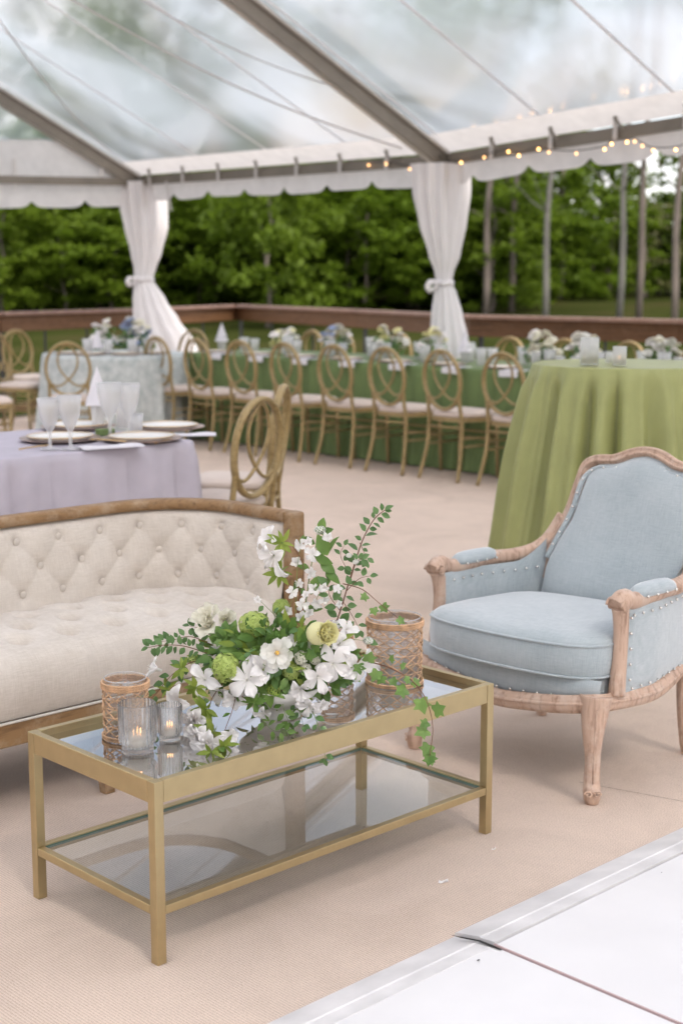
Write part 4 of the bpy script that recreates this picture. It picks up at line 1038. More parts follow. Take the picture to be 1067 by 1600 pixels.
# scalloped valance and ties along the front eave
def valance(a_s, b_s, f, per=.62, drop=.235, name='valance'):
    n_ = int((b_s-a_s)/.03); g_ = []
    for i in range(n_+1):
        s = a_s+(b_s-a_s)*i/n_; base, out = f(s); ph = (s/per) % 1; q = abs(2*ph-1)
        low = drop - .075*(q**7) + .008*sin(s*3.1)
        g_.append([base+out*(.03+.02*j/4+.010*sin(s*9)*j/4)+Vector((0,0,-low*j/4)) for j in range(5)])
    return MB().grid(g_)
for k in range(5):
    obj('valance', valance(k*BAY+.01, (k+1)*BAY-.01, lambda s: (rp_(s, 0, .01), -NV)), M['vwhite'], TE)
for k in range(46):
    s = .31+.62*k
    if s > 5*BAY-.2: break
    p = rp_(s, .05, -.005); st_ = obj('tie_strap', beam(p+Vector((0,0,.075)), p+Vector((0,0,-.10)), .035, .012, up=NV), M['strap'], TE)
    obj('strap_tail', beam(p+NV*.02+Vector((0,0,.07)), p+NV*.05+EV*.11+Vector((0,0,-.03)), .022, .008, up=NV), M['alu'], st_)
p = rp_(.62, .05, -.07); obj('loose_strap', beam(p, p+EV*.09+Vector((0,0,-.30)), .03, .006, up=NV), M['strap'], TE)
# gable end
def gb(t, z): p = P2+NV*t; return Vector((p.x, p.y, z))
GB0, GB1 = 2.45, 1.98
gbz = lambda t: GB0-.055*t
obj('gable_beam', beam(gb(.05, gbz(0)-.03), gb(2*TR, gbz(6)-.03), .06, .08), M['alu'], TE)
g_ = [[gb(.1+i*.5, gbz(.1+i*.5)+j*.41/4*min(1, (i+.4)*.62)) + EV*(-.03+.012*sin(i*2.0+j)) for j in range(5)] for i in range(24)]
obj('gable_band', MB().grid(g_), M['vwhite'], TE)
g_ = []
for i in range(61):
    t = .9+(2*TR-1.8)*i/60; zt = rp_(0, t).z; zb = gbz(t)+.40; g_.append([gb(t, zb+(zt-zb)*j/6)+EV*(-.03+.03*sin(i*1.9+.4*j)) for j in range(7)])
obj('gable_panel', MB().grid(g_), M['vinyl'], TE)
obj('valance', valance(.05, 2*TR, lambda s: (gb(s, gbz(s)-.02), -EV), .62, .25), M['vwhite'], TE)
for k in range(12):
    t = .45+1.0*k; obj('tie_strap', beam(gb(t, gbz(t)+.22)+EV*.02, gb(t, gbz(t)-.07)+EV*.02, .04, .01, up=EV), M['strap'], TE)
# cables under the roof
def cable(a, b_, sag, r, lab):
    pts_ = [a+(b_-a)*i/24+Vector((0,0,-sag*sin(pi*i/24))) for i in range(25)]
    return obj('tent_cable', MB().tube(pts_, r, 6), M['vwhite'], None, label=lab, category='cable', group='cables strung under the clear roof')
cable(rp_(BAY-.25, .25, -.05), gy(60,-30,9.6), .10, .007, 'pale cable sagging under the clear roof from top left to the right curtain')
cable(rp_(BAY-.15, 1.1, -.05), gy(170,-30,9.2), .06, .005, 'thin pale cable just above the main one under the clear roof')
cable(rp_(.35, .4, -.05), gy(-30,-10,9.5), .10, .005, 'thin cable at the far left of the clear roof above the corner post')

# ------------------------------------------------------------------ voile curtains on the posts
def curtain(post, prof, lab, knot_z, sweep=0):
    t = thing('post_curtain', lab, 'curtain', (post.x, post.y, 0), 0, 'white curtains tied round the tent posts')
    zs_ = [p[0] for p in prof]; rings = []; n = 96; NZ = 70
    def interp(z, k):
        for a, b_ in zip(prof[:-1], prof[1:]):
            if a[0] >= z >= b_[0]:
                f = (a[0]-z)/(a[0]-b_[0]); f = f*f*(3-2*f)*.5+f*.5; return a[k]+(b_[k]-a[k])*f
        return prof[-1][k]
    for i in range(NZ+1):
        z = zs_[0]+(zs_[-1]-zs_[0])*i/NZ; l, r = interp(z, 1), interp(z, 2); c_ = (l+r)/2; w_ = (r-l)/2; ring = []
        for k in range(n):
            a = 2*pi*k/n; f = 1+(.10+.05*min(1, w_*4))*sin(a*11+1.3*sin(z*1.5)+.5*sin(a*3))+.05*sin(a*5+z*2)
            ring.append((c_+w_*cos(a)*f*.95, (w_*.55+.02)*sin(a)*f, z))
        rings.append(ring)
    obj('drape', MB().grid(rings, closev=True), M['drape'], t)
    l, r = interp(knot_z, 1), interp(knot_z, 2); c_ = (l+r)/2; w_ = (r-l)/2
    b = MB(); b.tube([(c_+(w_+.012)*cos(a*pi/12), (w_*.6+.035)*sin(a*pi/12), knot_z+.01*sin(a*1.3)) for a in range(24)], .018, 8, closed=True, flat=.6); obj('sash', b, M['drape'], t)
    for sg in (-1,):
        b = MB(); p0 = Vector((c_+sg*w_*.8, -w_*.6-.02, knot_z)); q = .7 if sg > 0 else 1.0
        b.tube(smooth_path([p0, p0+Vector((sg*.05*q,-.02,.015)), p0+Vector((sg*.085*q,-.01,-.03)), p0+Vector((sg*.06*q,0,-.065)), p0+Vector((sg*.01,-.01,-.02))], 4), [.014]*5+[.026]*8+[.016]*4, 8, flat=.7); obj('bow_loop', b, M['drape'], t)
P1 = P2+EV*BAY
def px2(py, Y): return CAMH-(py-434)/FPX*Y*1.0
def cprof(post, rows):
    out = []
    for (py, l, r) in rows:
        a = gy(l, py, post.y); b_ = gy(r, py, post.y); out.append((a.z, a.x-post.x, b_.x-post.x))
    return out
pr1 = cprof(P1, [(256,646,734),(300,648,733),(350,656,727),(400,670,718),(425,679,708),(442,681,705),(458,678,712),(490,674,720),(530,672,728)])
pr1 = pr1 + [(.35, pr1[-1][1]-.02, pr1[-1][2]+.10), (.01, pr1[-1][1]-.03, pr1[-1][2]+.16)]
curtain(P1, pr1, 'white curtain gathered by a sash round the tent post right of centre', pr1[5][0])
pr2 = cprof(P2, [(284,188,256),(320,190,261),(355,196,262),(395,206,252),(420,211,243),(436,211,238),(470,210,258),(500,211,276),(530,211,297)])
pr2 = pr2 + [(.3, pr2[-1][1], pr2[-1][2]+.25), (.01, pr2[-1][1], pr2[-1][2]+.35)]
curtain(P2, pr2, 'white curtain swept to the right round the corner tent post at left', pr2[5][0])

# ------------------------------------------------------------------ string lights
SLT = thing('string_lights', 'string of small warm bulbs looped along the tent eave', 'string lights', (0,0,0))
def eaveY(px):
    k = (px-533.5)/FPX/cos(0); s = (k*P2.y-P2.x)/(EV.x-k*EV.y); return (P2+EV*s+NV*.12).y
bulbs = [(576,258),(603,256),(640,264),(663,259),(720,254),(756,246),(794,237),(810,243),(841,233),(857,238),(900,240),(944,233),(955,225),(979,222),(991,221),(1003,228),(1020,235),(1055,234),(1085,225)]
bp = [gy(px, py, eaveY(px)) for px, py in bulbs]
obj('wire', MB().tube(smooth_path([p+Vector((0,.01,.022)) for p in bp], 4), .004, 5), M['black'], SLT)
b = MB(); b.ball((0,0,0), .009, 10, 6, 1.2); ME_b = mesh_of(b, 'bulb', M['bulb'])
b = MB(); b.ball((0,0,0), .009, 10, 6, 1.2); ME_b2 = mesh_of(b, 'bulb', emis('dim_bulb', (1,.5,.2), 2.2))
for i, p in enumerate(bp): obj('bulb', ME_b2 if i in (0,1,2,5,9,10,14,15) else ME_b, None, SLT, loc=p)

# ------------------------------------------------------------------ trees
def crown_mesh(name, mat, nblob, nleaf, rx, rz, z0, shape, size, seed):
    rr = random.Random(seed); b = MB()
    for k in range(nblob):
        for _ in range(50):
            x, y, z = rr.uniform(-1,1), rr.uniform(-1,1), rr.uniform(0,1)
            if x*x+y*y <= shape(z)**2 and x*x+y*y >= (shape(z)*.35)**2*rr.random(): break
        c0 = Vector((x*rx, y*rx, z0+z*rz)); br = rr.uniform(.35,.8)*size*3
        for _ in range(nleaf):
            d = Vector((rr.gauss(0,1), rr.gauss(0,1), rr.gauss(0,.6)))*br*.5; s_ = size*rr.uniform(.35,.85)
            m3 = Euler((rr.uniform(-.9,.9), rr.uniform(-.9,.9), rr.uniform(0,6.3))).to_matrix()
            b.add([c0+d+m3@Vector((x_*s_, y_*s_, 0)) for x_, y_ in ((-1,0),(0,-.55),(1,0),(0,.55))], [(0,1,2,3)])
    me = b.mesh(name); me.materials.append(mat); return me
round_ = lambda z: sqrt(max(.02, 1-(2*z-1)**2))**.8
broad = lambda z: min(1, .75+.5*z)*sqrt(max(.02, 1-max(0, z-.4)**2/.37))
cone = lambda z: max(.05, (1-z)**.8)*(.75+.25*sin(z*26))
CR = [crown_mesh('crown', M['tree'], 190, 50, 2.4, 8.8, .3, broad, .17, 1), crown_mesh('crown', M['tree'], 180, 50, 2.9, 7.6, .8, broad, .18, 2),
      crown_mesh('crown', M['tree2'], 190, 50, 2.1, 9.5, .3, cone, .17, 3), crown_mesh('crown', M['tree3'], 70, 26, 2.0, 5.5, .3, round_, .15, 4),
      crown_mesh('crown', M['tree2'], 46, 26, 1.9, 5.0, 8.5, round_, .17, 5), crown_mesh('crown', M['tree2'], 120, 50, 2.2, 5.0, .1, round_, .17, 6)]
def trunk_mesh(h, r, seed, lean_=.3, fork=False, branches=True):
    rr = random.Random(seed); b = MB(); n = 10; dx, dy = rr.uniform(-1,1)*lean_, rr.uniform(-1,1)*lean_
    pts_ = [Vector((dx*(i/n)**1.5+.06*sin(i*1.7+seed), dy*(i/n)+.06*cos(i*1.3), h*i/n)) for i in range(n+1)]
    b.tube(pts_, [.66*r*(1.15-.8*i/n) for i in range(n+1)], 8)
    if branches:
        for k in range(7):
            i = rr.randint(3, 9); a = rr.uniform(0, 6.3); l = h*rr.uniform(.10,.2)
            b.tube([pts_[i], pts_[i]+Vector((cos(a)*l*.5, sin(a)*l*.5, l*.3)), pts_[i]+Vector((cos(a)*l, sin(a)*l, l*.75))], [r*.2, r*.12, r*.05], 5)
    return b

TK = [trunk_mesh(8.2, .14, 1).mesh('trunk'), trunk_mesh(7.0, .12, 2).mesh('trunk'), trunk_mesh(9.3, .15, 3).mesh('trunk'), trunk_mesh(5.5, .09, 4).mesh('trunk'), trunk_mesh(12.8, .14, 5, .5).mesh('trunk'), trunk_mesh(4.0, .08, 6).mesh('trunk')]
KN = ['bright green spreading tree', 'light green round-topped tree', 'dark green conifer', 'olive-brown half-bare tree', 'tall thin pine', 'low green bushy tree']
def tree(px, Y, kind, h=1.0, lab=None, pale=False, grp=True):
    p = Vector(((px-533.5)/FPX*Y, Y, 0)); p.z = ground_z(p.x, Y)-.05
    where = ['outside the view at left','left of the corner curtain','right of the corner curtain','left of the middle curtain','right of the middle curtain','at the far right','outside the view at right'][sum(px > q for q in (0, 190, 420, 640, 860, 1067))]
    dep = 'at the woods edge' if Y < 50 else ('in the woods' if Y < 57 else 'deep in the woods')
    t = thing('tree', lab or (KN[kind]+' '+dep+' '+where), 'tree', p, R.uniform(0, 6.3), 'trees of the woods beyond the railing')
    t.scale = (R.uniform(.9,1.15), R.uniform(.9,1.15), h)
    me = TK[kind]
    o = obj('trunk', me.copy() if pale else me, M['palebark'] if pale else M['bark'], t)
    if CR[kind]: obj('crown', CR[kind], None, t)
    return t
for i in range(12):      # first line of the wood, left and middle
    tree(-60+i*78+R.uniform(-22,22), R.uniform(47,54), R.choice([0,0,1,5,1,2 if i % 3 else 0]), R.uniform(.72,1.0))
for i in range(15):      # low growth along the edge of the wood
    tree(-50+i*58+R.uniform(-20,20), R.uniform(45,49), 5, R.uniform(.6,.95))
for i in range(17):
    px = -90+i*56+R.uniform(-18,18); tree(px, R.uniform(56,64), R.choice([0,1,2]) if px < 760 else 5, R.uniform(1.2,1.55))
for px in (700,760,815,870): tree(px+R.uniform(-12,12), R.uniform(50,60), 2, R.uniform(.75,.95))
for px in (905,945,1000,1035,1090,1140): tree(px, R.uniform(52,62), R.choice([3,5,3]), R.uniform(.62,.95))
for px, hh in ((885,1.75),(920,1.45),(1095,1.6)): tree(px, 58, 5, hh)
for px in (930,1025,1075,1180): tree(px, R.uniform(58,70), 5, R.uniform(.9,1.1))
for px in (-330,-220,-150,1240,1330,1420): tree(px, R.uniform(50,60), R.choice([0,1,2]), 1.0)
for (px, Y, k, h, pale, lab) in ((420,42,5,1.5,True,'pale-trunked tree standing left of centre beyond the railing'), (847,41,4,.85,True,'tall pale straight trunk right of the right curtain'), (963,42,4,1.0,True,'pale trunk, left one of the close group at the right'), (992,43,4,1.15,False,'tall brown trunk crossing the gap of bright sky at the right'), (1046,40,4,1.0,True,'whitish trunk at the right edge of the view'), (795,46,4,.8,False,'thin brown trunk just right of the right curtain'), (755,44,4,.8,False,'thin brown trunk close beside the right curtain'), (548,48,1,.9,False,'dark trunk in the green wall of trees left of the right curtain')):
    tree(px, Y, k, h, lab, pale)
# the far side of the wood, one mass
rr = random.Random(99); b = MB()
for k in range(2600):
    a = rr.uniform(-1,1); x = a*34; y = rr.uniform(72,80); top = 7.8+1.6*sin(x*.35)+1.2*sin(x*.9+1)
    if x > 10: top -= min(3.6, (x-10)*1.4)
    c0 = Vector((x, y, rr.uniform(.2, top)))
    for _ in range(9):
        d = Vector((rr.gauss(0,.5), rr.gauss(0,.5), rr.gauss(0,.4))); s_ = rr.uniform(.16,.4); m3 = Euler((rr.uniform(-1,1)+1.2, rr.uniform(-1,1), rr.uniform(0,6.3))).to_matrix()
        b.add([c0+d+m3@Vector((x_*s_, y_*s_, 0)) for x_, y_ in ((-1,0),(0,-.7),(1,0),(0,.7))], [(0,1,2,3)])
obj('distant_woods', b, M['tree'], kind='stuff')

# ------------------------------------------------------------------ candle lanterns and votives on the coffee table
def onglass(px, py): return gz(px, py, GZ)
GVc = 'ribbed glass votives on the coffee table'
votive(onglass(216,1174), .0405, .110, 'larger ribbed glass votive in front on the brass coffee table', GVc, True, True)
votive(onglass(266,1155), .0280, .080, 'smaller ribbed glass votive with lit candle tucked behind the large one', GVc, True, True)
def lantern(p, r, h, lab, nst, nring, inner=True):
    t = thing('rattan_lantern', lab, 'candle holder', p, R.uniform(0, 3), 'rattan-wrapped glass lanterns on the coffee table')
    b = MB(); b.lathe([(.001,.001),(r,.001),(r,h+.006),(r-.0025,h+.006),(r-.003,.006),(.001,.006)], 48); obj('glass', b, M['glass'], t)
    b = MB(); b.tube([(r*cos(2*pi*k/48), r*sin(2*pi*k/48), h+.006) for k in range(48)], .0014, 6, closed=True); obj('glass_lip', b, M['cutglass'], t)
    rw = r+.0028
    b = MB()
    zb, zt = .014, h-.014
    for k in range(nst):
        for sg in (-1, 1):
            for off in (0,):
                a0 = 2*pi*k/nst; pts_ = []; m_ = nring*4
                for i in range(m_+1):
                    q = i/m_; z = zb+(zt-zb)*q; tri = 1-abs(((q*nring) % 2)-1)   # zigzag
                    a = a0+sg*(pi/nst)*1.0*(tri*2-1)*.92 + R.uniform(-.006,.006)
                    pts_.append(((rw+.0008*sg)*cos(a), (rw+.0008*sg)*sin(a), z))
                b.tube(pts_, .0021, 6, flat=.6)
    obj('woven_cage', b, M['rattan'], t, kind='stuff')
    for i in range(1, nring):
        z = zb+(zt-zb)*i/nring; b = MB()
        b.tube([((rw+.0018+.0010*sin(k*pi/2))*cos(2*pi*k/72), (rw+.0018+.001*sin(k*pi/2))*sin(2*pi*k/72), z+.0012*sin(k*.9+i)) for k in range(72)], .0012, 5, closed=True); obj('weave_ring', b, M['rattan'], t)
    for (z1, n_) in ((h-.006,3),(.006,2),):
        for j in range(n_):
            for ply in (0, pi):
                b = MB(); pts_ = []
                for k in range(180):
                    a = 2*pi*k/180; w_ = a*int(26*r/.05)+ply; rd = rw+.0025+.0018*cos(w_); pts_.append((rd*cos(a), rd*sin(a), z1-(j-.5)*.0052*(1 if z1 > .02 else -1)*1.0+.0018*sin(w_)))
                b.tube(pts_, .0019, 5, closed=True); obj('rope_rim', b, M['rattan'], t)
    if inner:
        obj('inner_glass', MB().lathe([(.001,.008),(r*.60,.008),(r*.62,.02),(r*.58,h*.9),(r*.56,h*.9),(r*.57,.014),(.001,.014)], 32), M['glass'], t)
        obj('candle', MB().lathe([(.001,.015),(r*.5,.015),(r*.5,h*.35),(.001,h*.35)], 24), M['wax'], t)
    return t
lantern(onglass(198,1151), .0465, .132, 'small rattan-wrapped lantern at the left end of the coffee table', 9, 5, False)
lantern(onglass(616,1066), .0665, .168, 'largest rattan-wrapped lantern at the right end of the coffee table', 12, 6)
lantern(onglass(528,1050), .036, .125, 'slim rattan-wrapped lantern half hidden behind the flowers', 7, 5, False)

# ------------------------------------------------------------------ flower arrangement
FA = onglass(440,1118)
FL = thing('flower_arrangement', 'loose white, cream and lime green flower arrangement with trailing ivy in a white bowl', 'flowers', FA)
rot0 = Vector(FA)
def fp3(px, py, dy=0):
    p = gy(px, py, FA.y+dy)
    if p.z < GZ+.012:                       # what would sink through the glass lies on it
        q = gz(px, py, GZ+.014); d = q-TB
        if 0 < d.dot(U) < L and .0 < d.dot(V) < Wd: p = q
    return p-rot0
b = MB(); b.lathe([(.001,.0),(.045,.0),(.048,.004),(.036,.014),(.036,.022),(.070,.036),(.100,.062),(.108,.082),(.104,.083),(.094,.062),(.06,.042),(.001,.034)], 48); obj('bowl', b, M['plate'], FL)
def leaf_mesh(l, w, curl, mat, tip=1.0):
    b = MB(); prof = [(0,.04),(.18,.62),(.42,1.0),(.68,.80),(.88,.36),(1.0,.03)]; g_ = []
    for t, q in prof: g_.append([(t*l, -q*w/2, -curl*t*t*l+.10*w*q), (t*l, 0, -curl*t*t*l), (t*l, q*w/2, -curl*t*t*l+.10*w*q)])
    b.grid(g_); return mesh_of(b, 'leaf', mat)
def ivy_mesh(s, mat):
    pts_ = [(0,0),(-.10,.28),(-.02,.52),(.30,.42),(.52,.66),(.60,.28),(1.0,0),(.60,-.28),(.52,-.66),(.30,-.42),(-.02,-.52),(-.10,-.28)]
    b = MB(); vs = [(.28*s,0,.02*s)]+[(x*s, y*s, -.10*s*abs(y)-.06*s*x*x) for x, y in pts_]
    b.add(vs, [(0,i+1,(i+1) % 12+1) for i in range(12)]); return mesh_of(b, 'ivy_leaf', mat)
LM = {'e': [leaf_mesh(.017,.012,.15,M['leafd']), leaf_mesh(.021,.014,.3,M['leafd'])], 'g': [leaf_mesh(.030,.016,.35,M['leaf']), leaf_mesh(.026,.017,.2,M['leaf'])],
      'y': [leaf_mesh(.030,.0105,.3,M['leafy']), leaf_mesh(.026,.010,.15,M['leafy'])], 'i': [ivy_mesh(.0175,M['ivy']), ivy_mesh(.022,M['ivy']), ivy_mesh(.020,M['leaf'])], 's': [leaf_mesh(.013,.009,.2,M['leafd'])], 'd': [leaf_mesh(.022,.013,.2,M['leaf'])]}
def aim(d, roll=0):
    """rotation that turns local +X along d, with local +Z as far up / to the viewer as it goes."""
    x = Vector(d).normalized(); ref = Vector((0,-.75,.65)) + Vector((R.uniform(-.6,.6), R.uniform(-.4,.4), R.uniform(-.5,.5)))
    z = ref - x*ref.dot(x); z = z.normalized() if z.length > 1e-4 else Vector((0,0,1)); y = z.cross(x)
    return Matrix((x, y, z)).transposed().to_euler()
def put_leaf(par, p, d, kind, s=1.0):
    o = obj('ivy_leaf' if kind == 'i' else 'leaf', R.choice(LM[kind]), None, par, loc=p, rot=aim(d)); q = 1.2*s*R.uniform(.8,1.2); o.scale = (q, q, q); return o
def stem(pix, r0, mat, leaves, kind, s=1.0, r1=None, side=1.0, start=.15, jitter=.3):
    P = smooth_path([fp3(*q) for q in pix], 6); n_ = len(P); r1 = r1 or r0*.45
    o = obj('stem', MB().tube(P, [r0+(r1-r0)*i/(n_-1) for i in range(n_)], 5), mat, FL)
    for k in range(leaves):
        f = start+(1-start)*(k+.5)/leaves; i = min(n_-2, int(f*(n_-1))); t = (P[i+1]-P[i]).normalized(); sd = 1 if k % 2 else -1
        sidev = t.cross(Vector((0,-1,0))); 
        if sidev.length < .1: sidev = Vector((1,0,0))
        sidev.normalize(); d = t*R.uniform(.2,.7)+sidev*sd*side*R.uniform(.6,1.1)+Vector((R.uniform(-1,1), R.uniform(-1,.4), R.uniform(-1,1)))*jitter
        put_leaf(o, P[i]+d.normalized()*.003, d, kind, s)
    put_leaf(o, P[-1], P[-1]-P[-2], kind, s)
    return o
br_ = M['stem']; gr_ = M['gstem']
stem([(500,1040,.02),(528,965,.02),(548,900,.0),(566,845,-.01),(584,812,-.02),(601,797,-.02)], .0022, br_, 26, 'e', 1.0)
stem([(548,905,.0),(556,880,-.02),(566,872,-.03)], .0010, br_, 4, 'e', .9); stem([(540,925,.0),(560,905,-.02),(578,900,-.03)], .0010, br_, 4, 'e', .9)
stem([(536,940,.02),(552,965,.0),(562,985,-.01)], .0010, br_, 6, 'e', 1.1); stem([(532,955,.02),(515,930,.0),(512,905,.0)], .0010, br_, 6, 'e', 1.1)
stem([(562,848,-.01),(570,866,-.02),(574,880,-.02)], .0009, br_, 4, 's', 1.0); stem([(545,895,0),(532,868,0),(538,852,0)], .0009, br_, 5, 'e', .9)
stem([(536,912,.0),(566,921,-.03),(592,942,-.06),(622,966,-.07)], .0015, br_, 0, 'i')
for px, py, dx in ((573,930,-1),(597,945,.4),(583,950,.2)): put_leaf(FL, fp3(px, py, -.06), (dx,-.3,-.6), 'i', .95)
stem([(540,1034,-.05),(585,1036,-.10),(630,1054,-.13),(655,1076,-.15),(670,1105,-.18),(676,1140,-.18),(671,1182,-.18)], .0018, br_, 0, 'i')
stem([(585,1036,-.10),(612,1044,-.12),(645,1064,-.13)], .0010, br_, 0, 'i')
for px, py, dx, dz, s in ((590,1048,-.6,-1,1.2),(610,1033,.3,1,.9),(598,1056,-.5,-.7,1.2),(612,1060,.5,-.8,1.2),(626,1043,.6,.7,.8),(634,1076,-1,-.4,1.25),(657,1092,.3,-1,1.3),(640,1062,-.8,.1,.9),(678,1112,.9,.6,1.1),(668,1128,-.9,-.4,.8),(667,1140,-1,-.3,1.3),(670,1164,-.5,-.9,1.3),(672,1178,.2,-1,.9),(560,1038,.2,-1,1.1),(575,1034,.3,1,1.0)):
    put_leaf(FL, fp3(px, py, -.15 if px > 625 else -.11), (dx, -.35, dz), 'i', s)
stem([(380,1030,.0),(335,1024,-.02),(290,1010,-.03),(255,1008,-.03),(232,1012,-.03)], .0016, br_, 24, 'e', .95, side=1.0)
stem([(340,1012,.0),(300,995,.0),(270,1000,.02),(248,1003,.02)], .0011, br_, 14, 'e', .85)
stem([(360,1040,.0),(310,1032,-.03),(272,1052,-.04),(246,1082,-.03),(232,1095,-.02)], .0014, br_, 16, 'e', 1.05)
stem([(350,1010,.02),(318,985,.02),(296,978,.03)], .0010, br_, 10, 'e', 1.0)
stem([(480,1095,-.08),(494,1125,-.13),(504,1158,-.15),(508,1186,-.155)], .0011, gr_, 12, 's', 1.25)
stem([(406,1085,-.08),(408,1118,-.10),(425,1140,-.10),(448,1143,-.09)], .0010, gr_, 9, 'd', .95)
stem([(440,1085,-.08),(444,1110,-.10),(452,1128,-.10)], .0010, gr_, 6, 'd', .9)
stem([(455,1090,-.07),(468,1112,-.09),(474,1135,-.09)], .0010, gr_, 7, 'e', .9)
stem([(350,1065,-.06),(330,1095,-.09),(327,1130,-.10),(346,1168,-.11)], .0014, br_, 6, 'd', .9)
stem([(368,1062,-.07),(366,1100,-.10),(352,1140,-.11),(345,1165,-.12)], .0012, br_, 4, 'd', .9)
stem([(470,1000,.03),(478,940,.03),(487,880,.02),(500,830,.02)], .0020, gr_, 8, 'g', .9)
stem([(462,1000,.02),(468,930,.02),(474,885,.01),(456,852,-.02),(440,847,-.03)], .0015, br_, 0, 'g'); stem([(470,930,.02),(458,905,.0),(440,895,-.02)], .0012, br_, 0, 'g')
stem([(450,985,.0),(428,960,.0),(408,940,.0)], .0010, gr_, 3, 's', 1.0)
for px, py, d, s in ((512,868,(-.4,-.2,.9),1.5),(500,880,(1,-.3,-.5),1.5),(508,893,(.8,-.4,-.4),1.3),(492,870,(.9,-.3,-.3),1.3),(515,862,(.2,-.4,1),1.3),(498,900,(-.5,-.3,-.9),1.5)): put_leaf(FL, fp3(px, py, .0), d, 'g', s)
def rosette(px, py, dy, facing, n=7, s=1.0, kind='y'):
    c0 = fp3(px, py, dy); F_ = Vector(facing).normalized(); a_ = F_.orthogonal().normalized(); b_ = F_.cross(a_)
    bud = obj('leaf_rosette', MB().ball((0,0,0), .0022, 6, 4), gr_, FL, loc=c0)
    for k in range(n):
        a = 2*pi*k/n+R.uniform(-.2,.2); d = (a_*cos(a)+b_*sin(a))+F_*R.uniform(.15,.5); put_leaf(bud, (0,0,0), d, kind, s)
for q in ((441,848,-.03,(.0,-1,.2),8,1.0),(436,896,-.03,(-.2,-1,-.1),8,1.0),(352,990,-.02,(0,-.8,.6),8,1.0,'g'),(362,998,-.02,(.2,-.8,.6),7,1.1,'g'),(306,1074,-.09,(-.5,-.8,-.2),8,1.1),(322,1108,-.11,(-.4,-.9,-.1),8,1.1),(333,1144,-.13,(-.2,-.9,-.3),8,1.1),(350,1166,-.13,(.4,-.8,-.4),7,1.0),(262,1078,-.04,(0,-.8,.4),6,.9),(400,1000,-.04,(0,-.8,.6),7,1.0,'g'),(445,1030,-.09,(.3,-.9,.2),7,.9,'y'),(420,1078,-.10,(-.2,-1,0),6,1.0,'g'),(398,1097,-.11,(-.4,-1,0),5,.9,'g'),(285,1045,-.06,(-.4,-.8,.4),6,.9,'y'),(540,1020,-.05,(.5,-.8,.3),5,.9,'g'),(330,1175,-.13,(-.2,-.8,-.5),6,.8)):
    rosette(*q)
# dome of mixed foliage
for k in range(340):
    a = R.uniform(0, 2*pi); rr_ = sqrt(R.random()); x_ = 435+118*rr_*cos(a)+R.uniform(-5,5); y_ = 1034+62*rr_*sin(a)-.12*abs(x_-435)*0
    if y_ > 1085 and abs(x_-440) > 60: continue
    dep = -.11*sqrt(max(0, 1-rr_*rr_))+R.uniform(-.015,.05)
    kd = R.choices(['g','d','e','i','y'], [3,3,2,2,1.2])[0]
    d = (cos(a)*1.0+R.uniform(-.7,.7), -.5+R.uniform(-.5,.5), -sin(a)*.9+R.uniform(-.7,.7))
    put_leaf(FL, fp3(x_, y_, dep), d, kd, R.uniform(.85,1.25))
core = MB()
core.ball((0,0,.125), .075, 20, 12, .75); 
for k in range(500):
    d = Vector((R.gauss(0,1), R.gauss(0,1), R.gauss(0,.75))).normalized()*R.uniform(.05,.105); d.x *= 1.15; c0 = Vector((0,.0,.120))+d; s_ = .010; m3 = Euler((R.uniform(0,6), R.uniform(0,6), R.uniform(0,6))).to_matrix()
    core.add([c0+m3@Vector((x_*s_, y_*s_, 0)) for x_, y_ in ((-1.3,0),(0,-.7),(1.3,0),(0,.7))], [(0,1,2,3)])
obj('inner_greenery', core, M['leaf'], FL, kind='stuff')

# petals and blossoms
def petal_mesh(l, w, cup, back, mat, notch=0.0, name='petal', ruf=.05):
    g_ = []; n = 7
    for i in range(n+1):
        t = i/n; q = (sin(pi*min(1, t*.93+.05))**.75)*(.35+.75*t)
        row = []
        for j in range(7):
            v = j/6*2-1; y = v*w/2*q; x = l*(t-(notch*(1-abs(v)) if i == n else 0)-.10*v*v*t*t)
            z = l*(cup*sin(t*pi*.5)-back*t*t*t) + .25*w*q*v*v*cup + ruf*l*t*sin(v*6+t*4)
            row.append((x, y, z))
        g_.append(row)
    return mesh_of(MB().grid(g_), name, mat)
PM = [petal_mesh(.030+.001*q, .024+.0015*((q*7) % 4), .35+.12*(q % 4), .2+.09*((q*3) % 4), M['petal'], .05*(q % 2), ruf=.05+.025*(q % 5)) for q in range(8)] + [petal_mesh(.031,.026,.45,.35,M['petal'],.06), petal_mesh(.030,.024,.55,.20,M['petal'],.03), petal_mesh(.027,.026,.75,.15,M['petal'],0,ruf=.08), petal_mesh(.031,.024,.30,.45,M['petal'],.05,ruf=.09)]
PMc = [petal_mesh(.026,.028,1.0,.1,M['creamy'],0,ruf=.05), petal_mesh(.024,.030,1.25,.05,M['creamy'],0,ruf=.04)]
PMi = [petal_mesh(.022,.026,.95,-.05,M['ivory'],0,ruf=.03)]
PMy = [petal_mesh(.024,.030,1.35,-.10,M['cream'],0,ruf=.01), petal_mesh(.021,.028,1.7,-.2,M['cream'],0,ruf=.01)]
def face_rot(F_, roll):
    z = Vector(F_).normalized(); x = z.orthogonal().normalized(); y = z.cross(x); return (Matrix((x, y, z)).transposed() @ Matrix.Rotation(roll, 3, 'Z')).to_euler()
st_b = MB()
for k in range(6):
    a = k*pi/3; st_b.tube([(0,0,0),(.002*cos(a),.002*sin(a),.010),(.005*cos(a),.005*sin(a),.020)], .0004, 4); st_b.ball((.005*cos(a),.005*sin(a),.020), .0009, 5, 4)
st_b.tube([(0,0,-.010),(0,0,.003)], .003, 6)
ME_st = mesh_of(st_b, 'flower_centre', M['ivory'])
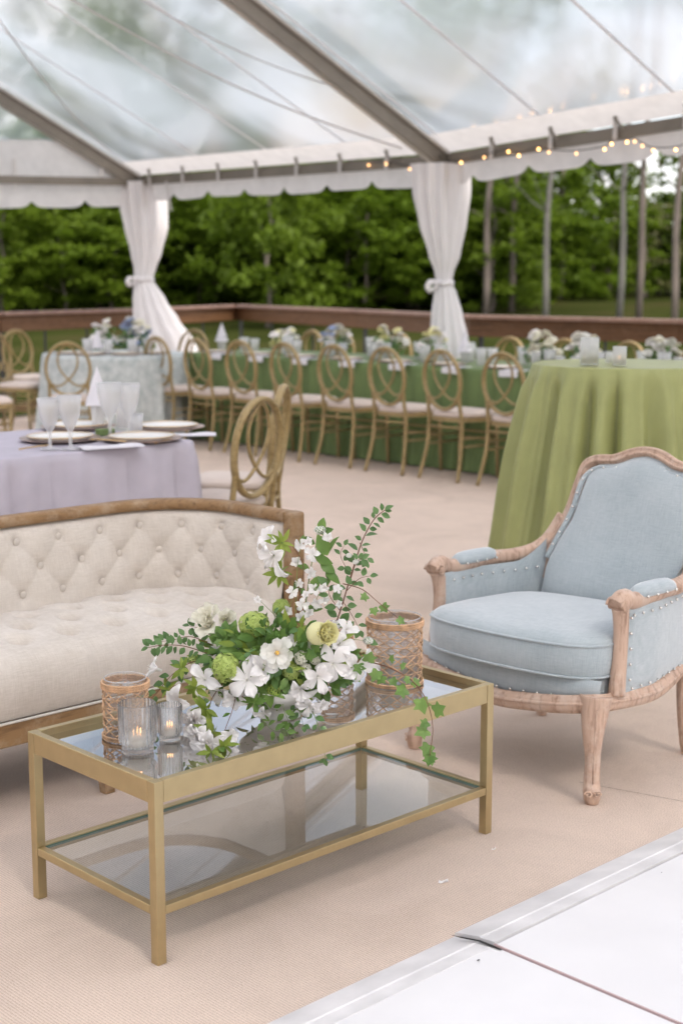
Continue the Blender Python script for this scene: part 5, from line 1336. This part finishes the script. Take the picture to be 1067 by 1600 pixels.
def blossom(px, py, dy, facing, s=1.0, n=5, meshes=None, name='azalea_blossom', layers=1, opn=None):
    opn = R.choice([-.5,-.3,-.2,-.1,0]) if opn is None and layers == 1 else (opn or 0)
    t = obj(name, ME_st, None, FL, loc=fp3(px, py, dy), rot=face_rot(facing, R.uniform(0, 6))); s *= 1.33; t.scale = (s, s, s)
    for l_ in range(layers):
        for k in range(n):
            o = obj('petal', R.choice(meshes or PM), None, t, rot=(R.uniform(-.25,.25), opn-l_*.38+R.uniform(-.18,.18), 2*pi*k/n+l_*.6+R.uniform(-.12,.12))); q = (1-.18*l_)*R.uniform(.9,1.1); o.scale = (q, q, q)
    return t
for q in ((429,866,-.03,(-.5,-.7,-.6),1.05),(424,842,-.01,(-.6,-.5,.3),.8),(246,1046,-.04,(-1,-.4,.4),.85),(322,1062,-.07,(-.4,-.9,.3),1.0),(388,1062,-.12,(-.2,-1,.2),1.15),(410,1045,-.11,(.4,-.9,.5),1.0),(283,1098,-.08,(-.8,-.7,0),1.05),(520,1036,-.10,(.1,-1,.1),1.15),(556,1040,-.09,(.6,-.8,0),1.15),(528,1008,-.06,(.3,-.9,.5),1.0),(497,1056,-.11,(0,-1,-.1),1.0),(411,1112,-.11,(-.3,-.9,-.7),.55),(484,1102,-.11,(-.1,-.9,-.5),.75),(498,1096,-.10,(.5,-.9,-.4),.7),(350,1012,.0,(-.1,-.8,.6),1.0),(372,1088,-.08,(-.3,-.9,-.2),.9),(350,1083,-.07,(-.5,-.9,-.1),.9),(470,1075,-.10,(0,-1,-.2),.8),(540,985,-.03,(.5,-.7,.6),.75),(358,1150,-.09,(.3,-.8,.2),.65),(385,1020,.02,(-.2,-.8,.5),.8)):
    blossom(*q)
for q in ((306,1126,-.10,(-.5,-.9,.1),.85),(330,1160,-.11,(-.2,-.9,-.2),.95),(312,1148,-.10,(-.5,-.8,0),.8)): blossom(*q, n=7, layers=3, meshes=PM, name='double_azalea')
blossom(330,978,.03,(-.3,-.8,.7),1.2,7,PMc,'garden_rose',3); blossom(352,972,.05,(.2,-.8,.7),.8,6,PMc,'garden_rose',2)
t = blossom(433,1020,-.125,(.05,-1,.22),1.0,7,PMi,'open_ranunculus',2, .55); obj('yellow_eye', MB().ball((0,0,.006), .0042, 10, 6), M['eye'], t)
t = obj('cream_ranunculus', MB().ball((0,0,.010), .019, 14, 9), M['cream'], FL, loc=fp3(492,990,-.09), rot=face_rot((.55,-.9,.25), 0)); t.scale = (1.45,1.45,1.45); obj('inner_petals', MB().ball((0,0,.019), .0135, 12, 8), M['cream'], t)
for l_ in range(5):
    for k in range(8):
        o = obj('petal', PMy[1] if l_ > 1 else PMy[0], None, t, rot=(0, -.14*l_-.12, 2*pi*k/8+l_*.41), loc=(0,0,.001*l_)); q = 1.12-.10*l_; o.scale = (q*.95, q, q)
fm = MB()
for k in range(4):
    a = k*pi/2; fm.add([(0,0,0),(.5*cos(a)-.42*sin(a), .5*sin(a)+.42*cos(a), .12),(1.0*cos(a), 1.0*sin(a), .05),(.5*cos(a)+.42*sin(a), .5*sin(a)-.42*cos(a), .12)], [(0,3,2,1)])
ME_fl0 = fm.mesh('floret'); 
def fclump(px, py, dy, rad, mat, name, size=.0042, n=170, sz=1.0, centre=None):
    b = MB(); 
    for k in range(n):
        z = 1-2*(k+.5)/n; a = 2.399963*k; rr_ = sqrt(1-z*z); d = Vector((rr_*cos(a), rr_*sin(a), z)); c0 = Vector((d.x*rad, d.y*rad, d.z*rad*sz))*R.uniform(.88,1.05)
        m3 = face_rot(d+Vector((R.uniform(-.3,.3), R.uniform(-.3,.3), R.uniform(-.3,.3))), R.uniform(0, 6)).to_matrix(); s_ = size*R.uniform(.8,1.2)
        b.add([c0+m3@(v.co*s_) for v in ME_fl0.vertices], [tuple(p.vertices) for p in ME_fl0.polygons])
    o = obj(name, b, mat, FL, loc=fp3(px, py, dy)); obj('dark_core', MB().ball((0,0,0), rad*.84, 12, 8, sz), M['leaf'], o); return o  # darker core colour stands in for shade in the gaps between florets
fclump(353,1043,-.105,.031,M['vib'],'viburnum_head',.0056,290,1.08); fclump(397,976,-.03,.035,M['vib'],'viburnum_head',.0058,290,.85); fclump(440,950,.03,.021,M['vib'],'viburnum_head',.0052,140); fclump(455,1050,-.09,.018,M['vib'],'viburnum_head',.0064,70); fclump(428,1078,-.10,.016,M['vib'],'viburnum_head',.0045,70)
fclump(300,1030,-.02,.010,M['vib'],'viburnum_head',.004,40)
for q in ((470,1028,-.10,.014),(483,1012,-.07,.013),(478,1046,-.10,.013),(492,1030,-.09,.012)): fclump(*q, M['creamy'], 'stock_floret', .0065, 34)
for q in ((575,1001,-.03,.012),(548,984,-.0,.012),(500,828,.02,.014),(508,842,.02,.010),(556,878,-.02,.007),(545,868,-.02,.006)): fclump(*q, M['ivory'], 'umbel', .0034, 60, .7)
stem([(520,1015,-.02),(548,1000,-.03),(573,1002,-.03)], .0009, gr_, 0, 'e')
for (px, py, s) in ((470,852,.42),(463,880,.42),(489,866,.50),(480,846,.34),(512,838,.34),(456,925,.42),(468,912,.3),(491,921,.45),(507,918,.36),(472,944,.42),(496,942,.42),(470,965,.42),(528,920,.32),(506,936,.34),(484,958,.36),(447,956,.42),(532,945,.3),(484,895,.4),(478,930,.3),(402,938,.30),(455,1001,.4),(524,975,.3),(438,1073,.28)):
    blossom(px, py, R.uniform(-.02,.02) if py < 990 else -.08, (R.uniform(-.6,.5), -1, R.uniform(-.2,.7)), s, 5, PM[1:3], 'delphinium_floret')
stem([(440,985,.02),(452,950,.02),(458,930,.01)], .0010, gr_, 0, 'g'); stem([(466,1000,.03),(478,960,.02),(492,940,.01),(505,918,0)], .0010, gr_, 0, 'g'); stem([(462,1000,.02),(462,940,.0),(465,885,.0),(470,852,0)], .0012, gr_, 0, 'g')
# petals dropped on the glass
for px, py, s in ((517,1118,.010),(500,1120,.008)):
    b = MB(); b.grid([[(s*(i/3)*cos(k*pi/5)*1.4, s*.6*(i/3)*sin(k*pi/5), .001+.003*(i/3)**2) for k in range(10)] for i in range(4)], closev=True)
    obj('fallen_petal', b, M['petal'], loc=onglass(px, py), label='white petal on the glass table top, %s' % ('right one by the front edge' if px > 510 else 'left one by the front edge'), category='petal', group='petals dropped on the glass')
